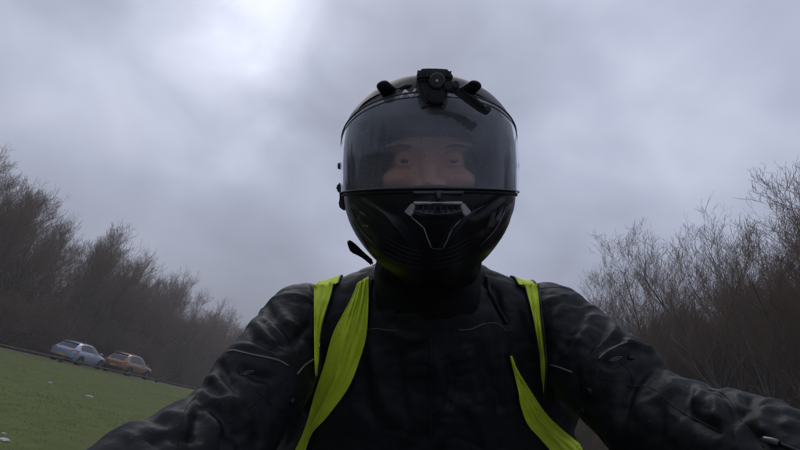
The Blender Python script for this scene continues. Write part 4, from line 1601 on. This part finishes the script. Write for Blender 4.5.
# raindrops and dried spots on the visor and shell
bm = bmesh.new()
rd = random.Random(4)
for k in range(330):
    px = rd.choice((rd.gauss(366, 9), rd.uniform(346, 512), rd.gauss(480, 18), rd.uniform(350, 505)))
    py = rd.uniform(108, 192) if px > 385 else rd.uniform(130, 192)
    if not (347 < px < 510):
        continue
    r_ = rd.uniform(.0003, .0008) * (1.5 if rd.random() < .1 else 1)
    h = Vector(hhit(px, py, 0, VB))
    n = (h - Vector((0, .02, .02))).normalized()
    M4 = Matrix.Translation(h + n * .0002) @ n.to_track_quat('Z', 'Y').to_matrix().to_4x4() @ Matrix.Diagonal((1, rd.uniform(1, 1.5), .5, 1))
    bmesh.ops.create_icosphere(bm, subdivisions=1, radius=r_, matrix=M4)
obj('raindrop', bm_mesh('raindrop', bm, True), M['drop'], helmet, kind='stuff')
bm = bmesh.new()
for k in range(260):
    px, py = rd.choice(((rd.uniform(235, 312), rd.uniform(280, 360)), (rd.uniform(545, 640), rd.uniform(280, 370)), (rd.uniform(120, 230), rd.uniform(385, 440)), (rd.uniform(640, 800), rd.uniform(360, 440))))
    h, n = jhit(px, py, JB)
    if h is None:
        continue
    n = n if n @ (CAM - h) > 0 else -n
    M4 = Matrix.Translation(h) @ Vector(n).to_track_quat('Z', 'Y').to_matrix().to_4x4() @ Matrix.Diagonal((1, 1, .5, 1))
    bmesh.ops.create_icosphere(bm, subdivisions=1, radius=rd.uniform(.0004, .0011), matrix=M4)
obj('raindrop', bm_mesh('raindrop', bm, True), M['drop'], jacket, kind='stuff')

# ---- head, neck and the body inside the clothes: one surface
EYL, EYR = at(404.5, 160.5, .672), at(453.5, 160.5, .672)
eL, eR = np.array((HMi @ Vector(EYL))[:]), np.array((HMi @ Vector(EYR))[:])
mid = (eL + eR) / 2
f = Field((-.12, -.13, -.30), (.12, .14, .14), .0022)
hx = mid[0]
f.ellipsoid((hx, mid[1] + .095, mid[2] + .025), (.074, .092, .098), k=.01)
f.ellipsoid((hx, mid[1] + .055, mid[2] - .045), (.058, .062, .075), k=.03)          # jaw
f.ellipsoid((hx, mid[1] + .015, mid[2] + .045), (.060, .030, .035), k=.03)           # forehead
for e_, sg in ((eL, -1), (eR, 1)):
    f.ellipsoid(e_ + np.array([sg * .004, .002, .021]), (.024, .013, .0065), k=.010)      # brow ridge
    f.ellipsoid(e_ + np.array([sg * .008, .014, -.028]), (.025, .022, .018), k=.018)      # cheek
    f.ellipsoid(e_ + np.array([0, -.012, .001]), (.022, .013, .010), k=.016, sub=True)   # socket
    f.ellipsoid(e_ + np.array([0, .0105, 0]), (.016, .0158, .0155), k=.003)              # lids over the eyeball
    f.ellipsoid(e_ + np.array([0, -.0052, -.002]), (.0120, .0070, .0019), k=.002, sub=True)
f.capsule((hx, mid[1] + .004, mid[2] + .012), (hx, mid[1] - .018, mid[2] - .034), .0085, .0105, .012)    # nose
for sg in (-1, 1):
    f.ellipsoid((hx + sg * .012, mid[1] - .010, mid[2] - .037), (.009, .011, .008), k=.006)
    f.ellipsoid((hx + sg * .0065, mid[1] - .016, mid[2] - .045), (.0035, .005, .004), k=.003, sub=True)
    f.ellipsoid((hx + sg * .078, mid[1] + .10, mid[2] - .01), (.008, .018, .03), k=.008)                 # ears
f.ellipsoid((hx, mid[1] + .004, mid[2] - .066), (.024, .012, .0055), k=.006)
f.ellipsoid((hx, mid[1] + .004, mid[2] - .076), (.021, .012, .0065), k=.006)
f.ellipsoid((hx, mid[1] - .010, mid[2] - .0705), (.022, .006, .0014), k=.002, sub=True)
nb_ = np.array((HMi @ Vector((cx, .88, 1.22)))[:])
f.capsule((hx, mid[1] + .09, mid[2] - .06), nb_, .055, .062, .03)
V9, F9 = f.nets()
V9 = relax(V9, F9, 1, .2)
body = obj('body', mesh('body', V9, F9), M['skin'], rider)
body.matrix_local = HM
for e_, sg in ((eL, -1), (eR, 1)):
    bm = bmesh.new()
    bmesh.ops.create_uvsphere(bm, u_segments=24, v_segments=16, radius=.0122)
    o = obj('eye', bm_mesh('eye', bm, True), M['eye_white'], body)
    o.location = e_ + np.array([0, .0108, -.002])
    bm = bmesh.new()
    bmesh.ops.create_uvsphere(bm, u_segments=20, v_segments=12, radius=.0048)
    for v in bm.verts:
        v.co.y *= .35
    o2 = obj('iris', bm_mesh('iris', bm, True), M['iris'], body)
    o2.location = e_ + np.array([0, -.0010, -.0012])
    pts = [e_ + np.array([sg * t_, -.008 + .006 * (t_ / .026) ** 2, .0180 + .0025 * math.sin((t_ + .016) / .042 * 3.1)]) for t_ in np.linspace(-.015, .027, 9)]
    obj('eyebrow', tube_mesh('eyebrow', pts, [.0012, .0022, .0028, .003, .003, .0026, .002, .0015, .0008], 8), M['brow'], body)

# neck warmer filling the collar, and the collar itself
f = Field((cx - .15, .66, 1.16), (cx + .15, 1.02, 1.44), .004)
f.capsule(CT + np.array([0, .012, .028]), at(429, 318, .83) + np.array([0, .03, 0]), .087, .098, .02)
V9, F9 = f.nets()
N9 = vnormals(V9, F9)
P9 = V9 * np.array([8, 8, 34]) + 2
V9 = V9 + N9 * ((vnoise(P9 + vnoise(V9 * 10)[:, None]) - .5) * .012 + (vnoise(V9 * 40) - .5) * .003)[:, None]
obj('neck_warmer', mesh('neck_warmer', V9, F9), M['textile'], rider)
for pts in ([(487, 277), (489, 292), (497, 306), (507, 324)], [(372, 280), (369, 295), (367, 310), (366, 328)]):
    trim('collar_edge', pts, .0042, M['leather'], 26, .001)

# ---- folded camera arm clipped to the brow of the helmet
mount = thing('camera_mount', 'black folding camera mount clipped on the brow of the helmet, arm swung aside', 'camera mount')
mount.matrix_world = BIKE


def cprism(name, poly, d0, d1, m_, parent=None, bevel=.002, seg=2):
    """solid whose outline is given in photo pixels, from depth d0 (near) to d1"""
    dm = (d0 + d1) / 2
    bm = bmesh.new()
    P = [at(x, y, d0) + FWD * (dm - d0) for x, y in poly]
    th = (d1 - d0) / 2
    a = [bm.verts.new(p - FWD * th) for p in P]
    b = [bm.verts.new(p + FWD * th) for p in P]
    k = len(P)
    bm.faces.new(a)
    bm.faces.new(b[::-1])
    for i in range(k):
        bm.faces.new((a[i], b[i], b[(i + 1) % k], a[(i + 1) % k]))
    bmesh.ops.recalc_face_normals(bm, faces=bm.faces)
    if bevel:
        bmesh.ops.bevel(bm, geom=bm.edges[:], offset=bevel, segments=seg, affect='EDGES')
    me = bm_mesh(name, bm)
    return obj(name, me, m_, parent or mount)


g2 = lambda X, Y: (370 + X / 5.29, 55 + Y / 5.29)
cprism('housing', [g2(250, 88), g2(262, 72), g2(330, 68), g2(420, 74), g2(438, 92), g2(438, 128), g2(425, 165), g2(405, 215), g2(385, 262), g2(300, 262), g2(268, 205), g2(250, 150)], .612, .652, M['plastic'], bevel=.003)
top_ = cprism('lid', [g2(246, 84), g2(262, 68), g2(330, 65), g2(424, 71), g2(441, 90), g2(440, 128), g2(250, 130)], .604, .660, M['plastic'], bevel=.0035)
for k in range(9):
    x = 262 + k * 19
    cprism('grip_rib', [g2(x, 118), g2(x + 7, 118), g2(x + 17, 84), g2(x + 10, 84)], .6025, .606, M['rubber'], top_, .0004, 1)
cprism('hinge_block', [g2(318, 140), g2(395, 140), g2(412, 215), g2(380, 255), g2(318, 250), g2(300, 205)], .600, .63, M['plastic_gloss'], bevel=.002)


def disc(name, px, py, d, r_, th, m_, parent, seg=28):
    bm = bmesh.new()
    bmesh.ops.create_cone(bm, segments=seg, radius1=r_, radius2=r_, depth=th, cap_ends=True)
    bmesh.ops.bevel(bm, geom=bm.edges[:], offset=min(th, r_) * .18, segments=1, affect='EDGES')
    o = obj(name, bm_mesh(name, bm), m_, parent)
    p = at(px, py, d)
    o.matrix_local = Matrix.Translation(p) @ Matrix.Rotation(R(90) + PITCH, 4, 'X')
    return o


hub = disc('hinge_disc', 437, 81, .598, .0100, .008, M['plastic'], mount)
disc('screw', 437, 81, .592, .0019, .003, M['silver'], mount, 12)
cprism('arm', [g2(392, 142), g2(440, 132), g2(458, 148), g2(470, 170), g2(560, 222), g2(634, 288), g2(632, 302), g2(618, 310), g2(590, 298), g2(470, 212), g2(440, 188), g2(402, 186)], .592, .603, M['plastic'], bevel=.0018)
cprism('arm_link', [g2(470, 176), g2(480, 172), g2(610, 268), g2(604, 280), g2(590, 276)], .588, .593, M['plastic_gloss'], bevel=.001)
disc('arm_joint', *g2(452, 160), .590, .0046, .010, M['plastic'], mount)
disc('arm_joint', *g2(618, 292), .598, .0042, .016, M['plastic'], mount)
cprism('clip', [g2(270, 262), g2(398, 262), g2(402, 290), g2(372, 300), g2(300, 300), g2(268, 290)], .612, .636, M['rubber'], bevel=.0015)
for X, Y in ((278, 270), (310, 284), (384, 275)):
    disc('contact', *g2(X, Y), .6115, .0014, .002, M['copper'], mount, 10)
cprism('clip_plate', [g2(300, 279), g2(372, 279), g2(370, 286), g2(302, 286)], .6108, .613, M['shell_light'], bevel=.0004, seg=1)
for sg in (-1, 1):
    pass

# ---- trousers, boots and gloves, below and beside the frame
f = Field((cx - .40, .55, .02), (cx + .40, 1.45, 1.02), .010)
hipz = .86
f.ellipsoid((cx, 1.12, .86), (.18, .16, .12), k=.04)
for sg in (-1, 1):
    hp_, kn, an = np.array([cx + sg * .09, 1.10, .84]), np.array([cx + sg * .23, .72, .70]), np.array([cx + sg * .20, .98, .38])
    f.chain([hp_, hp_ * .5 + kn * .5, kn], [.10, .085, .07], .03)
    f.chain([kn, kn * .6 + an * .4, an], [.068, .064, .048], .02)
V9, F9 = f.nets()
N9 = vnormals(V9, F9)
V9 = V9 + N9 * ((vnoise(V9 * np.array([14, 14, 20])) - .5) * .016)[:, None]
obj('trousers', mesh('trousers', V9, F9), M['denim'], rider)
for sg in (-1, 1):
    f = Field((-.09, -.24, -.16), (.09, .12, .20), .005)
    f.capsule((0, .01, .14), (0, .02, -.05), .058, .05, .02)
    f.capsule((0, .03, -.08), (0, -.10, -.10), .046, .042, .02)
    f.capsule((0, -.10, -.10), (0, -.16, -.105), .044, .036, .02)
    V9, F9 = f.nets()
    o = obj('boot', mesh('boot', V9, F9), M['rubber'], rider)
    o.location = (cx + sg * .20, .98, .33)
GRIPS = []
for sg, W_, E_ in ((-1, WL, EL), (1, WR, ER)):
    d_ = (W_ - E_) / np.linalg.norm(W_ - E_)
    gp = W_ + d_ * .085 + np.array([0, -.01, -.015])
    GRIPS.append(gp)
    f = Field(gp - .14, gp + .14, .0035)
    ax = np.array([sg, .18, -.05]) / np.linalg.norm([1, .18, .05])       # grip axis, outward
    up_ = np.array([0, 0, 1.0])
    fw = np.cross(up_, ax) * sg
    fw = fw / np.linalg.norm(fw)
    if fw[1] > 0:
        fw = -fw
    upn = np.cross(ax, fw)
    if upn[2] < 0:
        upn = -upn
    f.chain([W_ - d_ * .05, W_, W_ + d_ * .03], [.044, .034, .030], .012)
    kn0 = gp + upn * .030 - fw * .012
    f.capsule(W_ + d_ * .02, kn0 - ax * .022, .028, .022, .015)
    f.capsule(W_ + d_ * .02, kn0 + ax * .026, .028, .022, .015)
    for q, (off, ln) in enumerate(((-.033, .98), (-.011, 1.06), (.011, 1.0), (.032, .85))):
        o0 = gp + ax * off
        R1 = .030
        pts = [o0 + upn * R1 * math.cos(a) * 1.0 + fw * R1 * math.sin(a) for a in (R(-15), R(38), R(95 * ln), R(150 * ln), R(200 * ln))]
        f.chain(pts, [.0125, .0120, .0112, .0105, .0095], .0025)
    th0 = kn0 - ax * .040 - fw * .014 - upn * .014
    f.chain([W_ + d_ * .03 - ax * .012, th0, gp - ax * .052 - upn * .016 + fw * .006, gp - ax * .050 - upn * .030 + fw * .024], [.020, .016, .0135, .0115], .006)
    V9, F9 = f.nets()
    obj('glove', mesh('glove', relax(V9, F9, 1, .4), F9), M['glove'], rider)

# ---- the motorcycle, under the frame
bike = thing('motorcycle', 'dark motorcycle under the rider, mostly below the picture', 'motorcycle')
bike.matrix_world = BIKE
gl, gr = GRIPS
axl, axr = np.array([-1, .18, -.05]), np.array([1, .18, -.05])
hb = [gl + axl * .07, gl - axl * .07, (gl - axl * .12) * .6 + np.array([cx, .48, .93]) * .4, (cx - .06, .49, .92), (cx + .06, .49, .92), (gr - axr * .12) * .6 + np.array([cx, .48, .93]) * .4, gr - axr * .07, gr + axr * .07]
obj('handlebar', tube_mesh('handlebar', resample(np.array(hb), 60), .011, 12), M['steel'], bike)
for g_, a_x in ((gl, axl), (gr, axr)):
    obj('grip', tube_mesh('grip', [g_ - a_x * .06, g_ + a_x * .062], .0175, 16), M['rubber'], bike)
    obj('lever', tube_mesh('lever', [g_ - a_x * .07 + np.array([0, -.03, 0]), g_ + np.array([0, -.062, -.006]), g_ + a_x * .07 + np.array([0, -.05, -.01])], [.007, .005, .006], 8), M['steel'], bike)


def blob(name, prims, h, m_, k=.05):
    L = np.array([p[0] for p in prims])
    r_ = max(max(p[1]) for p in prims)
    f = Field(L.min(0) - r_ - .05, L.max(0) + r_ + .05, h)
    for c_, rr in prims:
        f.ellipsoid(c_, rr, k=k)
    V9, F9 = f.nets()
    return obj(name, mesh(name, V9, F9), m_, bike)


blob('fuel_tank', [((cx, .70, .80), (.13, .15, .12)), ((cx, .85, .78), (.11, .16, .10))], .012, M['paint_dark'])
blob('seat', [((cx, 1.12, .77), (.13, .18, .05)), ((cx, 1.36, .82), (.11, .16, .045))], .012, M['rubber'])
blob('tail', [((cx, 1.45, .76), (.10, .24, .05)), ((cx, 1.62, .80), (.06, .10, .035))], .012, M['paint_dark'])
blob('engine', [((cx, .80, .45), (.17, .20, .18)), ((cx, .62, .50), (.10, .12, .14)), ((cx, .98, .42), (.14, .14, .12))], .014, M['plastic'])
blob('fairing', [((cx, .30, .78), (.14, .10, .12)), ((cx, .38, .68), (.13, .12, .12))], .012, M['paint_dark'])
disc_h = blob('headlight', [((cx, .205, .76), (.075, .03, .06))], .008, M['headlight'], .01)
for sg in (-1, 1):
    obj('fork_leg', tube_mesh('fork_leg', [(cx + sg * .10, .50, .88), (cx + sg * .10, .30, .50), (cx + sg * .10, .20, .31)], [.024, .024, .03], 12), M['steel'], bike)
    obj('swing_arm', tube_mesh('swing_arm', [(cx + sg * .11, 1.0, .42), (cx + sg * .10, 1.58, .31)], [.03, .022], 10), M['steel'], bike)
    obj('foot_peg', tube_mesh('foot_peg', [(cx + sg * .12, 1.02, .27), (cx + sg * .24, 1.02, .27)], .012, 8), M['steel'], bike)
obj('exhaust', tube_mesh('exhaust', [(cx + .12, .62, .30), (cx + .15, 1.0, .26), (cx + .17, 1.3, .42), (cx + .18, 1.62, .55)], [.025, .028, .05, .052], 14), M['steel'], bike)
for yw, wd in ((.20, .055), (1.58, .085)):
    w_ = bpy.data.objects.new('wheel', None)
    COL.objects.link(w_)
    w_.parent = bike
    w_.location = (cx, yw, .31)
    V9, F9 = [], []
    nn, mm_ = 40, 10
    for k in range(nn):
        a = 2 * math.pi * k / nn
        for j in range(mm_):
            b = 2 * math.pi * j / mm_
            rr = .255 + .055 * math.cos(b)
            V9.append((wd * math.sin(b), rr * math.cos(a), rr * math.sin(a)))
            F9.append((k * mm_ + j, k * mm_ + (j + 1) % mm_, ((k + 1) % nn) * mm_ + (j + 1) % mm_, ((k + 1) % nn) * mm_ + j))
    obj('tyre', mesh('tyre', V9, F9), M['tyre'], w_)
    bm = bmesh.new()
    for k in range(6):
        bmesh.ops.create_cube(bm, size=1, matrix=Matrix.Rotation(2 * math.pi * k / 6, 4, 'X') @ Matrix.Translation((0, 0, .11)) @ Matrix.Diagonal((.02, .03, .20, 1)))
    bmesh.ops.create_cone(bm, segments=20, radius1=.04, radius2=.04, depth=.12, cap_ends=True, matrix=Matrix.Rotation(R(90), 4, 'Y'))
    obj('rim', bm_mesh('rim', bm), M['alloy'], w_)

# ---- rain mist
haze_me = box_mesh('haze', (-660, -660, -1.2), (660, 660, 62))
hz = bpy.data.materials.new('mist')
hz.use_nodes = True
t = hz.node_tree
t.nodes.clear()
o_ = t.nodes.new('ShaderNodeOutputMaterial')
v_ = t.nodes.new('ShaderNodeVolumePrincipled')
v_.inputs['Color'].default_value = (.90, .89, .91, 1)
v_.inputs['Density'].default_value = .0026
v_.inputs['Anisotropy'].default_value = .3
t.links.new(v_.outputs[0], o_.inputs['Volume'])
obj('haze', haze_me, hz, kind='stuff')
